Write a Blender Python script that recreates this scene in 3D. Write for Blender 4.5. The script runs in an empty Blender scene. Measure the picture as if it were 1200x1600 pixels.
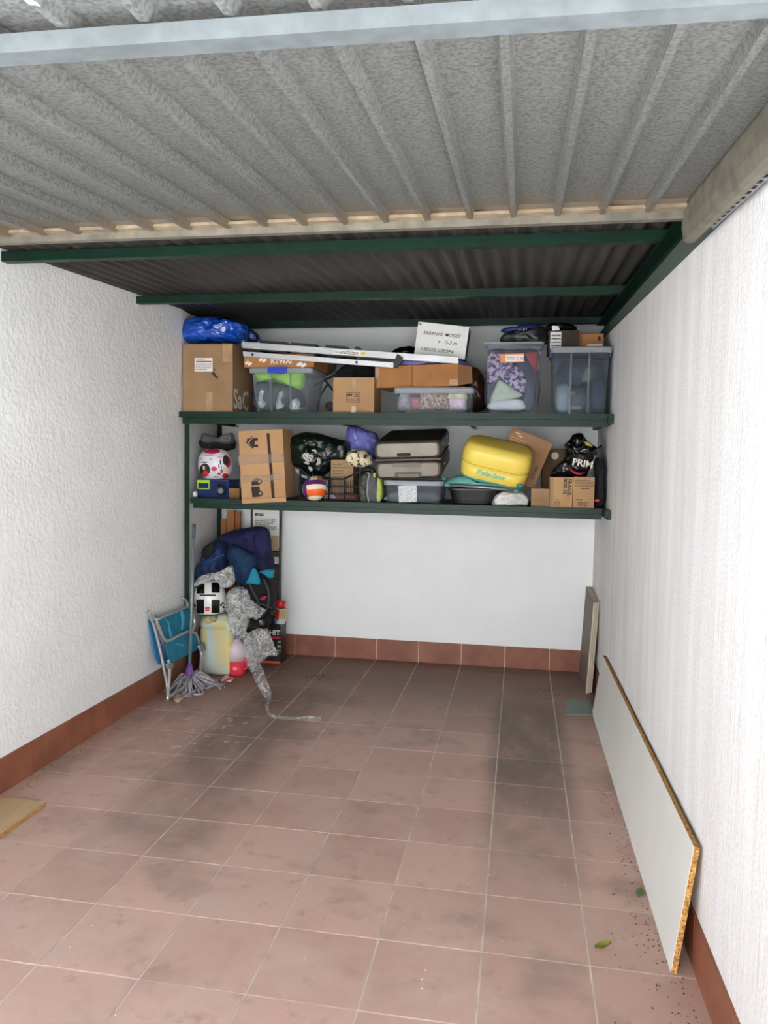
import bpy, bmesh, math, random
from mathutils import Vector, Matrix, noise

sc = bpy.context.scene
col = sc.collection
V = Vector
rnd = random.Random(7)

# ------------------------------------------------------------------ camera
# solved from the floor-tile grid (0.335 m pitch); metres, X right, Y into the garage, Z up
CAM = V((0.080, -4.0687, 1.5551))
YAW, PITCH, ROLL, FPX = -0.1741025, -0.0634127, 0.0168676, 1205.24
def cam_axes():
    cy, sy, cp, sp, cr, sr = math.cos(YAW), math.sin(YAW), math.cos(PITCH), math.sin(PITCH), math.cos(ROLL), math.sin(ROLL)
    f = V((sy*cp, cy*cp, sp)); r = V((cy, -sy, 0)); u = r.cross(f)
    return r*cr + u*sr, u*cr - r*sr, f
CR, CU, CF = cam_axes()
cd = bpy.data.cameras.new('camera'); cam = bpy.data.objects.new('camera', cd); col.objects.link(cam)
cd.sensor_fit = 'HORIZONTAL'; cd.sensor_width = 36.0; cd.lens = FPX/1200*36.0; cd.clip_start = 0.02
cam.matrix_world = Matrix(((CR.x, CU.x, -CF.x, CAM.x), (CR.y, CU.y, -CF.y, CAM.y), (CR.z, CU.z, -CF.z, CAM.z), (0, 0, 0, 1)))
sc.camera = cam

# ------------------------------------------------------------------ light and exposure
w = bpy.data.worlds.new('sky'); sc.world = w; w.use_nodes = True
bg = w.node_tree.nodes['Background']; bg.inputs[0].default_value = (0.84, 0.93, 1.03, 1); bg.inputs[1].default_value = 1.0
sd = bpy.data.lights.new('sun', 'SUN'); sd.energy = 17.0; sd.angle = 0.01; sd.color = (1.0, 0.99, 0.97)
sun = bpy.data.objects.new('sun', sd); col.objects.link(sun)
sun.rotation_euler = V((-0.35, -0.45, -1.0)).to_track_quat('-Z', 'Y').to_euler()
sc.view_settings.view_transform = 'Standard'
sc.view_settings.look = 'None'
sc.view_settings.gamma = 1.0
sc.view_settings.use_curve_mapping = False
sc.view_settings.exposure = 1.32
sc.cycles.transparent_max_bounces = 32
sc.cycles.max_bounces = 10
sc.cycles.diffuse_bounces = 6

# ------------------------------------------------------------------ helpers: measured points
def ray(px, py):
    return CR*((px-600)/FPX) - CU*((py-800)/FPX) + CF
def at(px, py, Y):
    d = ray(px, py); return CAM + d*((Y-CAM.y)/d.y)
def atz(px, py, z=0.0):
    d = ray(px, py); return CAM + d*((z-CAM.z)/d.z)
def atp(px, py, p0, n):
    d = ray(px, py); return CAM + d*((p0-CAM).dot(n)/d.dot(n))

# ------------------------------------------------------------------ helpers: materials
MATS = {}
def srgb(c):
    return tuple(((x/255)/12.92 if x/255 <= 0.04045 else ((x/255+0.055)/1.055)**2.4) for x in c)
def mat(name, c, rough=0.6, metal=0.0, c2=None, scale=12.0, bump=0.0, bscale=60.0, stretch=(1, 1, 1), spec=0.5, detail=4.0, lo=0.35, hi=0.65, dist=0.002, alpha=None):
    if name in MATS: return MATS[name]
    m = bpy.data.materials.new(name); m.use_nodes = True; MATS[name] = m
    nt = m.node_tree; N = nt.nodes; L = nt.links; b = N['Principled BSDF']
    lin = srgb(c)
    b.inputs['Base Color'].default_value = (*lin, 1); b.inputs['Roughness'].default_value = rough
    b.inputs['Metallic'].default_value = metal; b.inputs['Specular IOR Level'].default_value = spec
    tc = N.new('ShaderNodeTexCoord'); mp = N.new('ShaderNodeMapping'); mp.inputs['Scale'].default_value = stretch
    L.new(tc.outputs['Object'], mp.inputs['Vector'])
    if c2 is not None:
        nz = N.new('ShaderNodeTexNoise'); nz.inputs['Scale'].default_value = scale; nz.inputs['Detail'].default_value = detail
        L.new(mp.outputs[0], nz.inputs['Vector'])
        r = N.new('ShaderNodeValToRGB'); r.color_ramp.elements[0].position = lo; r.color_ramp.elements[1].position = hi
        r.color_ramp.elements[0].color = (*lin, 1); r.color_ramp.elements[1].color = (*srgb(c2), 1)
        L.new(nz.outputs['Fac'], r.inputs[0]); L.new(r.outputs[0], b.inputs['Base Color'])
    if bump:
        n2 = N.new('ShaderNodeTexNoise'); n2.inputs['Scale'].default_value = bscale; n2.inputs['Detail'].default_value = 3
        L.new(mp.outputs[0], n2.inputs['Vector'])
        bp = N.new('ShaderNodeBump'); bp.inputs['Strength'].default_value = bump; bp.inputs['Distance'].default_value = dist
        L.new(n2.outputs['Fac'], bp.inputs['Height']); L.new(bp.outputs[0], b.inputs['Normal'])
    return m
def clear(name, tint=(235, 240, 245), c=(200, 205, 210), fac=0.2, rough=0.2, bump=0.0, bscale=40):
    if name in MATS: return MATS[name]
    m = bpy.data.materials.new(name); m.use_nodes = True; MATS[name] = m
    nt = m.node_tree; N = nt.nodes; L = nt.links; b = N['Principled BSDF']
    b.inputs['Base Color'].default_value = (*srgb(c), 1); b.inputs['Roughness'].default_value = rough
    t = N.new('ShaderNodeBsdfTransparent'); t.inputs[0].default_value = (*srgb(tint), 1)
    mx = N.new('ShaderNodeMixShader'); out = N['Material Output']
    lw = N.new('ShaderNodeLayerWeight'); lw.inputs['Blend'].default_value = 0.25
    mr = N.new('ShaderNodeMapRange'); mr.inputs['To Min'].default_value = fac; mr.inputs['To Max'].default_value = min(1, fac+0.5)
    L.new(lw.outputs['Facing'], mr.inputs['Value']); L.new(mr.outputs[0], mx.inputs[0])
    L.new(t.outputs[0], mx.inputs[1]); L.new(b.outputs[0], mx.inputs[2]); L.new(mx.outputs[0], out.inputs['Surface'])
    if bump:
        tc = N.new('ShaderNodeTexCoord'); n2 = N.new('ShaderNodeTexNoise'); n2.inputs['Scale'].default_value = bscale
        L.new(tc.outputs['Object'], n2.inputs['Vector']); bp = N.new('ShaderNodeBump'); bp.inputs['Strength'].default_value = bump
        bp.inputs['Distance'].default_value = 0.01
        L.new(n2.outputs['Fac'], bp.inputs['Height']); L.new(bp.outputs[0], b.inputs['Normal'])
    return m

def film(name, fac=0.1, tint=(248, 248, 247), scale=30, rough=0.1):
    m = bpy.data.materials.new(name); m.use_nodes = True; MATS[name] = m
    nt = m.node_tree; N = nt.nodes; L = nt.links; N.remove(N['Principled BSDF']); out = N['Material Output']
    t = N.new('ShaderNodeBsdfTransparent'); t.inputs[0].default_value = (*srgb(tint), 1)
    g = N.new('ShaderNodeBsdfGlossy'); g.inputs['Roughness'].default_value = rough; g.inputs['Color'].default_value = (0.95, 0.95, 0.95, 1)
    d = N.new('ShaderNodeBsdfDiffuse'); d.inputs[0].default_value = (0.9, 0.89, 0.87, 1)
    lw = N.new('ShaderNodeLayerWeight'); lw.inputs['Blend'].default_value = 0.45
    mr = N.new('ShaderNodeMapRange'); mr.inputs['To Min'].default_value = fac*0.4; mr.inputs['To Max'].default_value = min(1, fac*0.4+0.5)
    L.new(lw.outputs['Facing'], mr.inputs['Value'])
    tc = N.new('ShaderNodeTexCoord'); vo = N.new('ShaderNodeTexVoronoi'); vo.inputs['Scale'].default_value = scale; L.new(tc.outputs['Object'], vo.inputs['Vector'])
    bp = N.new('ShaderNodeBump'); bp.inputs['Strength'].default_value = 1.0; bp.inputs['Distance'].default_value = 0.02; L.new(vo.outputs['Distance'], bp.inputs['Height'])
    for k in (g.inputs['Normal'], lw.inputs['Normal']): L.new(bp.outputs[0], k)
    m1 = N.new('ShaderNodeMixShader'); L.new(mr.outputs[0], m1.inputs[0]); L.new(t.outputs[0], m1.inputs[1]); L.new(g.outputs[0], m1.inputs[2])
    nz = N.new('ShaderNodeTexNoise'); nz.inputs['Scale'].default_value = scale*0.8; nz.inputs['Detail'].default_value = 2; nz.inputs['Distortion'].default_value = 1.2; L.new(tc.outputs['Object'], nz.inputs['Vector'])
    cr = N.new('ShaderNodeValToRGB'); e = cr.color_ramp.elements; e[0].position = 0.44; e[0].color = (0.0,)*3+(1,); e[1].position = 0.51; e[1].color = (1.0,)*3+(1,); x = e.new(0.58); x.color = (0.0,)*3+(1,)
    L.new(nz.outputs['Fac'], cr.inputs[0])
    m2 = N.new('ShaderNodeMixShader'); ml = N.new('ShaderNodeMath'); ml.operation = 'MULTIPLY_ADD'; ml.inputs[1].default_value = 0.36; ml.inputs[2].default_value = fac*1.2
    L.new(cr.outputs[0], ml.inputs[0]); L.new(ml.outputs[0], m2.inputs[0]); L.new(m1.outputs[0], m2.inputs[1]); L.new(d.outputs[0], m2.inputs[2])
    L.new(m2.outputs[0], out.inputs['Surface']); return m
def crumple(m, scale=16, strength=0.9, dist=0.02):
    nt = m.node_tree; N = nt.nodes; L = nt.links; b = N['Principled BSDF']
    tc = N.new('ShaderNodeTexCoord'); nz = N.new('ShaderNodeTexNoise'); nz.inputs['Scale'].default_value = 5; L.new(tc.outputs['Object'], nz.inputs['Vector'])
    ad = N.new('ShaderNodeMix'); ad.data_type = 'RGBA'; ad.inputs[0].default_value = 0.12; L.new(tc.outputs['Object'], ad.inputs[6]); L.new(nz.outputs['Color'], ad.inputs[7])
    vo = N.new('ShaderNodeTexVoronoi'); vo.inputs['Scale'].default_value = scale; L.new(ad.outputs[2], vo.inputs['Vector'])
    bp = N.new('ShaderNodeBump'); bp.inputs['Strength'].default_value = strength; bp.inputs['Distance'].default_value = dist
    L.new(vo.outputs['Distance'], bp.inputs['Height']); L.new(bp.outputs[0], b.inputs['Normal']); return m

# ------------------------------------------------------------------ helpers: objects
ORG = {}
def thing(name, label, cat, loc, group=None, kind=None):
    o = bpy.data.objects.new(name, None); col.objects.link(o); o.location = loc; o.empty_display_size = 0.05
    if label: o['label'] = label
    if cat: o['category'] = cat
    if group: o['group'] = group
    if kind: o['kind'] = kind
    ORG[o.name] = V(loc); return o
def put(bm, name, m, parent=None, label=None, cat=None, group=None, kind=None, smooth=False, bevel=0.0, loc=None, seg=1, zmin=None):
    if bevel:
        es = [e for e in bm.edges if len(e.link_faces) == 2 and e.calc_face_angle(0) > 0.5]
        bmesh.ops.bevel(bm, geom=es, offset=bevel, segments=seg, affect='EDGES', profile=0.5)
    org = ORG[parent.name] if parent else V(loc if loc is not None else (0, 0, 0))
    if zmin is not None:
        for v in bm.verts: v.co.z = max(v.co.z, zmin)
    if not parent and loc is None and len(bm.verts):
        xs = [v.co for v in bm.verts]
        org = V((sum(v.x for v in xs)/len(xs), sum(v.y for v in xs)/len(xs), min(v.z for v in xs)))
    for v in bm.verts: v.co -= org
    bmesh.ops.recalc_face_normals(bm, faces=bm.faces)
    me = bpy.data.meshes.new(name); bm.to_mesh(me); bm.free()
    if smooth:
        for p in me.polygons: p.use_smooth = True
    for mm in (m if isinstance(m, (list, tuple)) else [m]): me.materials.append(mm)
    o = bpy.data.objects.new(name, me); col.objects.link(o)
    if parent: o.parent = parent
    else: o.location = org
    ORG[o.name] = org
    if label: o['label'] = label
    if cat: o['category'] = cat
    if group: o['group'] = group
    if kind: o['kind'] = kind
    return o
def prism(bm, pts, dv):
    a = [bm.verts.new(p) for p in pts]; b = [bm.verts.new(p+dv) for p in pts]
    bm.faces.new(a); bm.faces.new(b[::-1]); n = len(a)
    for i in range(n): bm.faces.new((a[i], b[i], b[(i+1) % n], a[(i+1) % n]))
    return bm
def box(bm, x0, x1, y0, y1, z0, z1):
    return prism(bm, [V((x0, y0, z0)), V((x1, y0, z0)), V((x1, y0, z1)), V((x0, y0, z1))], V((0, y1-y0, 0)))
def bx(x0, x1, y0, y1, z0, z1): return box(bmesh.new(), x0, x1, y0, y1, z0, z1)
def bar(bm, a, b, wd, ht, up=V((0, 0, 1))):
    d = (b-a).normalized(); s = d.cross(up).normalized(); u = s.cross(d)
    p = [a - s*wd/2 - u*ht/2, a + s*wd/2 - u*ht/2, a + s*wd/2 + u*ht/2, a - s*wd/2 + u*ht/2]
    return prism(bm, p, b-a)
def smoothpath(pts, n=6, closed=False):
    out = []; N = len(pts)
    for i in range(N if closed else N-1):
        p = [pts[(i+k) % N] if closed else pts[max(0, min(N-1, i+k))] for k in (-1, 0, 1, 2)]
        for j in range(n):
            t = j/n
            out.append(0.5*((2*p[1]) + (p[2]-p[0])*t + (2*p[0]-5*p[1]+4*p[2]-p[3])*t*t + (3*p[1]-p[0]-3*p[2]+p[3])*t**3))
    if not closed: out.append(pts[-1].copy())
    return out
def tube(bm, pts, r, seg=8, sm=0, flat=1.0):
    if sm: pts = smoothpath(pts, sm)
    rings = []; n = len(pts); prev = None
    for i, p in enumerate(pts):
        d = (pts[min(i+1, n-1)] - pts[max(i-1, 0)]).normalized()
        if prev is None: prev = d.orthogonal().normalized()
        s = (prev - d*prev.dot(d)).normalized(); prev = s; u = d.cross(s)
        rr = r(i/(n-1)) if callable(r) else r
        rings.append([bm.verts.new(p + (s*math.cos(a)*rr + u*math.sin(a)*rr*flat)) for a in [2*math.pi*k/seg for k in range(seg)]])
    for i in range(n-1):
        for k in range(seg): bm.faces.new((rings[i][k], rings[i][(k+1) % seg], rings[i+1][(k+1) % seg], rings[i+1][k]))
    bm.faces.new(rings[0][::-1]); bm.faces.new(rings[-1])
    return bm
def lathe(bm, prof, c, seg=28, axis=None):
    ax = axis or Matrix.Identity(3); rings = []
    for r, z in prof:
        rings.append([bm.verts.new(c + ax @ V((r*math.cos(2*math.pi*k/seg), r*math.sin(2*math.pi*k/seg), z))) for k in range(seg)])
    for i in range(len(prof)-1):
        for k in range(seg): bm.faces.new((rings[i][k], rings[i][(k+1) % seg], rings[i+1][(k+1) % seg], rings[i+1][k]))
    bm.faces.new(rings[0][::-1]); bm.faces.new(rings[-1])
    return bm
def crump(p, f, s): return noise.noise_vector(p*f + V((s*3.1, s*1.7, s*0.9)))
def inflate(bm, outline, thick, amp=0.008, freq=14, seed=1, rings=9, n=V((0, -1, 0)), sub=5, power=2.6, ridge=0.0, sm=True, back=1.0):
    """a soft body with the given outline: front and back bulge from a shared rim"""
    P = smoothpath(outline, sub, True) if sm else outline
    c = sum(P, V())/len(P); sides = []
    for sg, th in ((1, 0.5), (-1, 0.5*back)):
        rows = []
        for k in range(rings):
            s = 1 - (k/rings)**1.3
            off = th*thick*(1 - s**power)**(1/power)
            rows.append([c + (p-c)*s + n*sg*off for p in P])
        rows.append([c + n*sg*th*thick]); sides.append(rows)
    def dsp(p):
        d = crump(p, freq, seed)*amp + crump(p, freq*2.7, seed+5)*amp*0.4
        if ridge:
            q = p*freq*0.8
            d += n*(ridge*(0.5-abs(noise.noise(q+V((seed, 0, 0))))*1.6)) + n*(ridge*0.6*(0.5-abs(noise.noise(q*2.3+V((0, seed, 0))))*1.6))
        return p + d
    rim = [bm.verts.new(dsp(p)) for p in sides[0][0]]; m = len(P)
    for rows in sides:
        last = rim
        for row in rows[1:-1]:
            cur = [bm.verts.new(dsp(p)) for p in row]
            for i in range(m): bm.faces.new((last[i], last[(i+1) % m], cur[(i+1) % m], cur[i]))
            last = cur
        t = bm.verts.new(dsp(rows[-1][0]))
        for i in range(m): bm.faces.new((last[i], last[(i+1) % m], t))
    return bm
def superell(bm, c, size, e=0.35, e2=None, R=None, nu=36, nv=18):
    e2 = e2 or e; R = R or Matrix.Identity(3)
    pw = lambda x, k: math.copysign(abs(x)**k, x)
    rows = []
    for j in range(1, nv):
        ph = -math.pi/2 + math.pi*j/nv
        rows.append([bm.verts.new(c + R @ V((size[0]/2*pw(math.cos(ph), e)*pw(math.cos(th), e2), size[1]/2*pw(math.cos(ph), e)*pw(math.sin(th), e2), size[2]/2*pw(math.sin(ph), e)))) for th in [2*math.pi*i/nu for i in range(nu)]])
    b = bm.verts.new(c + R @ V((0, 0, -size[2]/2))); t = bm.verts.new(c + R @ V((0, 0, size[2]/2)))
    for j in range(len(rows)-1):
        for i in range(nu): bm.faces.new((rows[j][i], rows[j][(i+1) % nu], rows[j+1][(i+1) % nu], rows[j+1][i]))
    for i in range(nu):
        bm.faces.new((rows[0][(i+1) % nu], rows[0][i], b)); bm.faces.new((rows[-1][i], rows[-1][(i+1) % nu], t))
    return bm
def pix(pts, Y): return [at(x, y, Y) for x, y in pts]

class Fr:
    """the front face of a box: corner o, unit right r, unit up u, outward normal n"""
    def __init__(s, bl, br, tl):
        s.o = bl; s.w = (br-bl).length; s.h = (tl-bl).length
        s.r = (br-bl).normalized(); u = tl-bl; u = u - s.r*u.dot(s.r); s.u = u.normalized(); s.n = s.r.cross(s.u)
    def p(s, a, b, d=0.0): return s.o + s.r*(a*s.w) + s.u*(b*s.h) + s.n*d
    def side(s, depth):
        f = Fr.__new__(Fr); f.o = s.o + s.r*s.w; f.r = -s.n; f.u = s.u; f.n = s.r; f.w = depth; f.h = s.h; return f
def decal(F, a0, a1, b0, b1, name, m, parent, d=0.0012, th=0.0008):
    return put(prism(bmesh.new(), [F.p(a0, b0, d), F.p(a1, b0, d), F.p(a1, b1, d), F.p(a0, b1, d)], F.n*-th), name, m, parent)
def poly(F, pts, name, m, parent, d=0.0014, th=0.0008):
    return put(prism(bmesh.new(), [F.p(a, b, d) for a, b in pts], F.n*-th), name, m, parent)
def text(s, name, parent, m, o, r, u, size, align='LEFT', shear=0.0, bold=0.0, d=0.0016, space=1.0):
    cu = bpy.data.curves.new('t', 'FONT'); cu.body = s; cu.size = size; cu.align_x = align; cu.shear = shear; cu.offset = bold; cu.resolution_u = 2; cu.space_line = space
    ob = bpy.data.objects.new('t', cu); col.objects.link(ob)
    bpy.context.view_layer.update()
    me = bpy.data.meshes.new_from_object(ob.evaluated_get(bpy.context.evaluated_depsgraph_get()))
    bpy.data.objects.remove(ob); bpy.data.curves.remove(cu)
    n = r.cross(u).normalized(); bm = bmesh.new(); bm.from_mesh(me); bpy.data.meshes.remove(me)
    for v in bm.verts: v.co = o + r*v.co.x + u*v.co.y + n*d
    return put(bm, name, m, parent)
def lines(F, a0, a1, b0, b1, n, name, m, parent, d=0.002, seed=0, fill=0.45):
    """rows of small print"""
    bm = bmesh.new(); rr = random.Random(seed); h = (b1-b0)/n
    for i in range(n):
        b = b1 - (i+1)*h; a = a0; e = a1 if rr.random() < 0.7 else a0 + (a1-a0)*rr.uniform(0.45, 0.9)
        while a < e:
            k = min(e, a + (a1-a0)*rr.uniform(0.06, 0.2))
            vs = [bm.verts.new(F.p(x, y, d)) for x, y in ((a, b), (k, b), (k, b+h*fill), (a, b+h*fill))]; bm.faces.new(vs)
            a = k + (a1-a0)*0.025
    return put(bm, name, m, parent)

# ------------------------------------------------------------------ palette
def plaster(name, c, c2, stretch, bump, scale, cs=(1, 1, 1)):
    m = mat(name, c, 0.85, 0, c2, 3.0, 0, spec=0.2, stretch=cs, lo=0.3, hi=0.7)
    nt = m.node_tree; N = nt.nodes; L = nt.links; b = N['Principled BSDF']
    tc = N.new('ShaderNodeTexCoord'); mp = N.new('ShaderNodeMapping'); mp.inputs['Scale'].default_value = stretch; L.new(tc.outputs['Object'], mp.inputs[0])
    n1 = N.new('ShaderNodeTexNoise'); n1.inputs['Scale'].default_value = scale; n1.inputs['Detail'].default_value = 5; n1.inputs['Roughness'].default_value = 0.6; L.new(mp.outputs[0], n1.inputs['Vector'])
    n2 = N.new('ShaderNodeTexVoronoi'); n2.inputs['Scale'].default_value = scale*1.8; L.new(tc.outputs['Object'], n2.inputs['Vector'])
    ad = N.new('ShaderNodeMath'); ad.operation = 'MULTIPLY_ADD'; ad.inputs[1].default_value = 0.35; L.new(n2.outputs['Distance'], ad.inputs[0]); L.new(n1.outputs['Fac'], ad.inputs[2])
    bp = N.new('ShaderNodeBump'); bp.inputs['Strength'].default_value = bump; bp.inputs['Distance'].default_value = 0.012
    L.new(ad.outputs[0], bp.inputs['Height']); L.new(bp.outputs[0], b.inputs['Normal'])
    return m
WALL_L = plaster('rough_white_plaster', (240, 240, 239), (232, 231, 229), (1, 1, 0.8), 0.42, 26)
WALL_R = plaster('combed_white_plaster', (236, 236, 237), (224, 220, 216), (1, 1.6, 0.13), 0.36, 40, (1, 3, 0.3))
WALL_B = plaster('smooth_white_plaster', (244, 245, 245), (238, 239, 239), (1, 1, 1), 0.12, 8)
def tile_material():
    m = bpy.data.materials.new('terracotta_floor_tile'); m.use_nodes = True; nt = m.node_tree; N = nt.nodes; L = nt.links; b = N['Principled BSDF']
    b.inputs['Roughness'].default_value = 0.55; b.inputs['Specular IOR Level'].default_value = 0.35
    geo = N.new('ShaderNodeNewGeometry'); oi = N.new('ShaderNodeObjectInfo')
    def noi(s, det=5, stretch=(1, 1, 1), rough=0.6):
        mp = N.new('ShaderNodeMapping'); mp.inputs['Scale'].default_value = stretch; L.new(geo.outputs['Position'], mp.inputs[0])
        n = N.new('ShaderNodeTexNoise'); n.inputs['Scale'].default_value = s; n.inputs['Detail'].default_value = det; n.inputs['Roughness'].default_value = rough; L.new(mp.outputs[0], n.inputs['Vector']); return n.outputs['Fac']
    def rng(v, a, c, lo=0.0, hi=1.0):
        r = N.new('ShaderNodeMapRange'); r.interpolation_type = 'SMOOTHSTEP'; r.inputs[1].default_value = a; r.inputs[2].default_value = c; r.inputs[3].default_value = lo; r.inputs[4].default_value = hi; L.new(v, r.inputs[0]); return r.outputs[0]
    def mul(a, c):
        n = N.new('ShaderNodeMath'); n.operation = 'MULTIPLY'; L.new(a, n.inputs[0])
        if isinstance(c, float): n.inputs[1].default_value = c
        else: L.new(c, n.inputs[1])
        return n.outputs[0]
    def mx(a, c, f):
        n = N.new('ShaderNodeMix'); n.data_type = 'RGBA'
        for s, v in ((6, a), (7, c)):
            if isinstance(v, tuple): n.inputs[s].default_value = (*srgb(v), 1)
            else: L.new(v, n.inputs[s])
        if isinstance(f, float): n.inputs[0].default_value = f
        else: L.new(f, n.inputs[0])
        return n.outputs[2]
    base = mx((202, 166, 151), (188, 153, 139), rng(oi.outputs['Random'], 0, 1))
    base = mx(base, (196, 166, 152), rng(noi(3.5), 0.42, 0.72))
    base = mx(base, (158, 118, 100), mul(rng(noi(11, 6), 0.55, 0.75), 0.5))
    xyz = N.new('ShaderNodeSeparateXYZ'); L.new(geo.outputs['Position'], xyz.inputs[0]); X, Y = xyz.outputs[0], xyz.outputs[1]
    sm = noi(7, 6, (1, 0.35, 1))
    # tyre marks: rubber worn into the tiles where the wheels stand
    t1 = mul(mul(rng(X, -0.10, 0.02), rng(X, 0.44, 0.31)), mul(rng(Y, -1.9, 0.3), rng(Y, 1.2, 0.85)))
    t2 = mul(mul(rng(X, -1.75, -1.55), rng(X, -1.02, -1.28)), mul(rng(Y, -1.9, 0.0), rng(Y, 1.15, 0.8)))
    k = rng(sm, 0.25, 0.6, 0.45, 1.0)
    base = mx(base, (92, 82, 78), mul(mul(t1, k), 0.8)); base = mx(base, (98, 84, 78), mul(mul(t2, k), 0.7))
    # tiles darkened towards the far end: light fall-off put into the colour
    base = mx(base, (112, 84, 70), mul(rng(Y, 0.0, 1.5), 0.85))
    base = mx(base, (104, 92, 84), mul(rng(noi(2.2, 4), 0.5, 0.7), 0.4))
    base = mx(base, (205, 198, 190), mul(rng(noi(60, 3), 0.72, 0.8), 0.5))
    wp = mul(rng(noi(16, 6), 0.56, 0.66), mul(mul(rng(X, -1.98, -1.8), rng(X, -1.3, -1.6)), mul(rng(Y, -0.45, -0.15), rng(Y, 0.55, 0.15))))
    base = mx(base, (215, 212, 206), mul(wp, 0.75))
    L.new(base, b.inputs['Base Color'])
    bp = N.new('ShaderNodeBump'); bp.inputs['Strength'].default_value = 0.25; bp.inputs['Distance'].default_value = 0.003
    L.new(noi(30, 5), bp.inputs['Height']); L.new(bp.outputs[0], b.inputs['Normal'])
    return m
TILE = tile_material()
BTILE = mat('terracotta_skirting', (150, 92, 68), 0.5, 0, (128, 76, 56), 7, 0.15, 40)
GROUT = mat('pale_grout', (226, 212, 200), 0.9, 0, (188, 172, 158), 9)
GREEN = mat('green_paint', (11, 47, 32), 0.45, 0, (8, 37, 26), 8, 0.08, 90, spec=0.3)
GALV = mat('galvanised_spangle', (176, 177, 173), 0.45, 0.3, (138, 139, 136), 110, 0.04, 90, detail=3, lo=0.40, hi=0.66)
def dust_end(m):
    nt = m.node_tree; N = nt.nodes; L = nt.links; b = N['Principled BSDF']; old = b.inputs['Base Color'].links[0].from_socket
    ge = N.new('ShaderNodeNewGeometry'); sx = N.new('ShaderNodeSeparateXYZ'); L.new(ge.outputs['Position'], sx.inputs[0])
    r = N.new('ShaderNodeMapRange'); r.interpolation_type = 'SMOOTHSTEP'; r.inputs[1].default_value = -1.66; r.inputs[2].default_value = -1.42; r.inputs[4].default_value = 0.85; L.new(sx.outputs[1], r.inputs[0])
    mx = N.new('ShaderNodeMix'); mx.data_type = 'RGBA'; L.new(r.outputs[0], mx.inputs[0]); L.new(old, mx.inputs[6]); mx.inputs[7].default_value = (*srgb((176, 158, 132)), 1); L.new(mx.outputs[2], b.inputs['Base Color'])
dust_end(GALV)
GALV2 = mat('dusty_galvanised_rail', (136, 129, 115), 0.55, 0.3, (108, 103, 93), 14, 0.1, 70)
DUST = mat('dust_beige', (172, 152, 126), 0.8, 0, (140, 122, 100), 20)
ROOF = mat('dull_zinc_roof', (74, 70, 66), 0.55, 0.3, (54, 52, 49), 9, 0.03, 60, stretch=(3, 0.3, 1))
CARD = mat('cardboard', (178, 139, 98), 0.8, 0, (166, 127, 88), 5, 0.06, 120)
CARD2 = mat('orange_cardboard', (172, 118, 66), 0.75, 0, (156, 104, 56), 6, 0.06, 120)
CARD3 = mat('dusty_cardboard', (160, 128, 94), 0.8, 0, (146, 114, 82), 6, 0.06, 120)
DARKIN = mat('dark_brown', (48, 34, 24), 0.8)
TAPE = mat('clear_tape', (190, 156, 116), 0.18, 0, (172, 138, 100), 18, 0.5, 60, spec=0.8)
PAPER = mat('white_paper', (232, 232, 228), 0.7)
INK = mat('black_ink', (34, 32, 30), 0.6)
GINK = mat('faded_ink', (112, 92, 72), 0.7)
WINK = mat('white_print', (226, 218, 208), 0.6)
RED = mat('red_print', (196, 36, 44), 0.5)
BLACK = mat('black_plastic', (24, 24, 26), 0.45)
BLACKF = mat('black_fabric', (20, 20, 23), 0.85, 0, (12, 12, 14), 20, 0.3, 120)
BLACKBAG = crumple(mat('black_film', (16, 16, 18), 0.25, 0, None, 20, 0, 30, spec=0.6))
ALU = mat('aluminium', (214, 215, 216), 0.32, 0.6, (198, 199, 200), 30, 0, stretch=(0.2, 1, 1))
STEEL = mat('grey_steel_tube', (150, 152, 154), 0.3, 0.7)
CLEAR = clear('clear_plastic', (244, 246, 248), fac=0.05, rough=0.12)
CLEARG = clear('smoky_clear_plastic', (222, 228, 234), (160, 166, 172), 0.08, 0.15)
RIM = clear('milky_plastic', (210, 215, 220), (186, 190, 196), 0.5, 0.25)
RIB = clear('moulded_rib', (215, 220, 226), (180, 186, 192), 0.22, 0.15)
FILM = film('crumpled_film', 0.10, scale=15)
WOODC = mat('warm_timber', (176, 112, 56), 0.6, 0, (140, 84, 40), 4, 0.1, 60, stretch=(9, 9, 0.8))
CHIP = mat('chipboard_edge', (206, 158, 84), 0.9, 0, (132, 88, 40), 140, 0.6, 160, lo=0.4, hi=0.6)
BOARDF = mat('grey_melamine', (236, 237, 232), 0.32, 0, (229, 230, 225), 3)

# ================================================================== SETTING
T = 0.335; XL, YB, YF = -2.25, 1.867, -2.75
def XR(y): return 0.662 - 0.0068*(y+2.0)      # the right wall runs very slightly out of square
def struct(bm, name, m, **k): return put(bm, name, m, kind='structure', **k)
floor = struct(bx(XL-0.11, 0.70, YF, YB+0.02, -0.10, -0.0016), 'floor', GROUT, loc=(0, 0, 0))
_tm = bmesh.new(); g = 0.0032
box(_tm, g, T-g, g, T-g, -0.012, 0.0)
proto = put(_tm, 'floor_tile', TILE, floor, bevel=0.0015); proto_me = proto.data; first = True
for i in range(-7, 2):
    for j in range(-9, 6):
        x0, x1, y0, y1 = i*T, i*T+T, j*T, j*T+T
        cx0, cx1, cy0, cy1 = max(x0, -2.345), min(x1, 0.665), max(y0, YF), min(y1, YB)
        if cx1-cx0 < 0.02 or cy1-cy0 < 0.02: continue
        full = cx1-cx0 > T-0.001 and cy1-cy0 > T-0.001
        if full:
            o = proto if first else proto.copy()
            if not first: col.objects.link(o)
            first = False; o.parent = floor; o.location = (x0, y0, rnd.uniform(-0.0002, 0.0005)); o.rotation_euler = (rnd.uniform(-.001, .001), rnd.uniform(-.001, .001), 0)
        else:
            put(bx(cx0+g, cx1-g, cy0+g, cy1-g, -0.012, 0.0), 'floor_tile', TILE, floor, bevel=0.0015)
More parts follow.
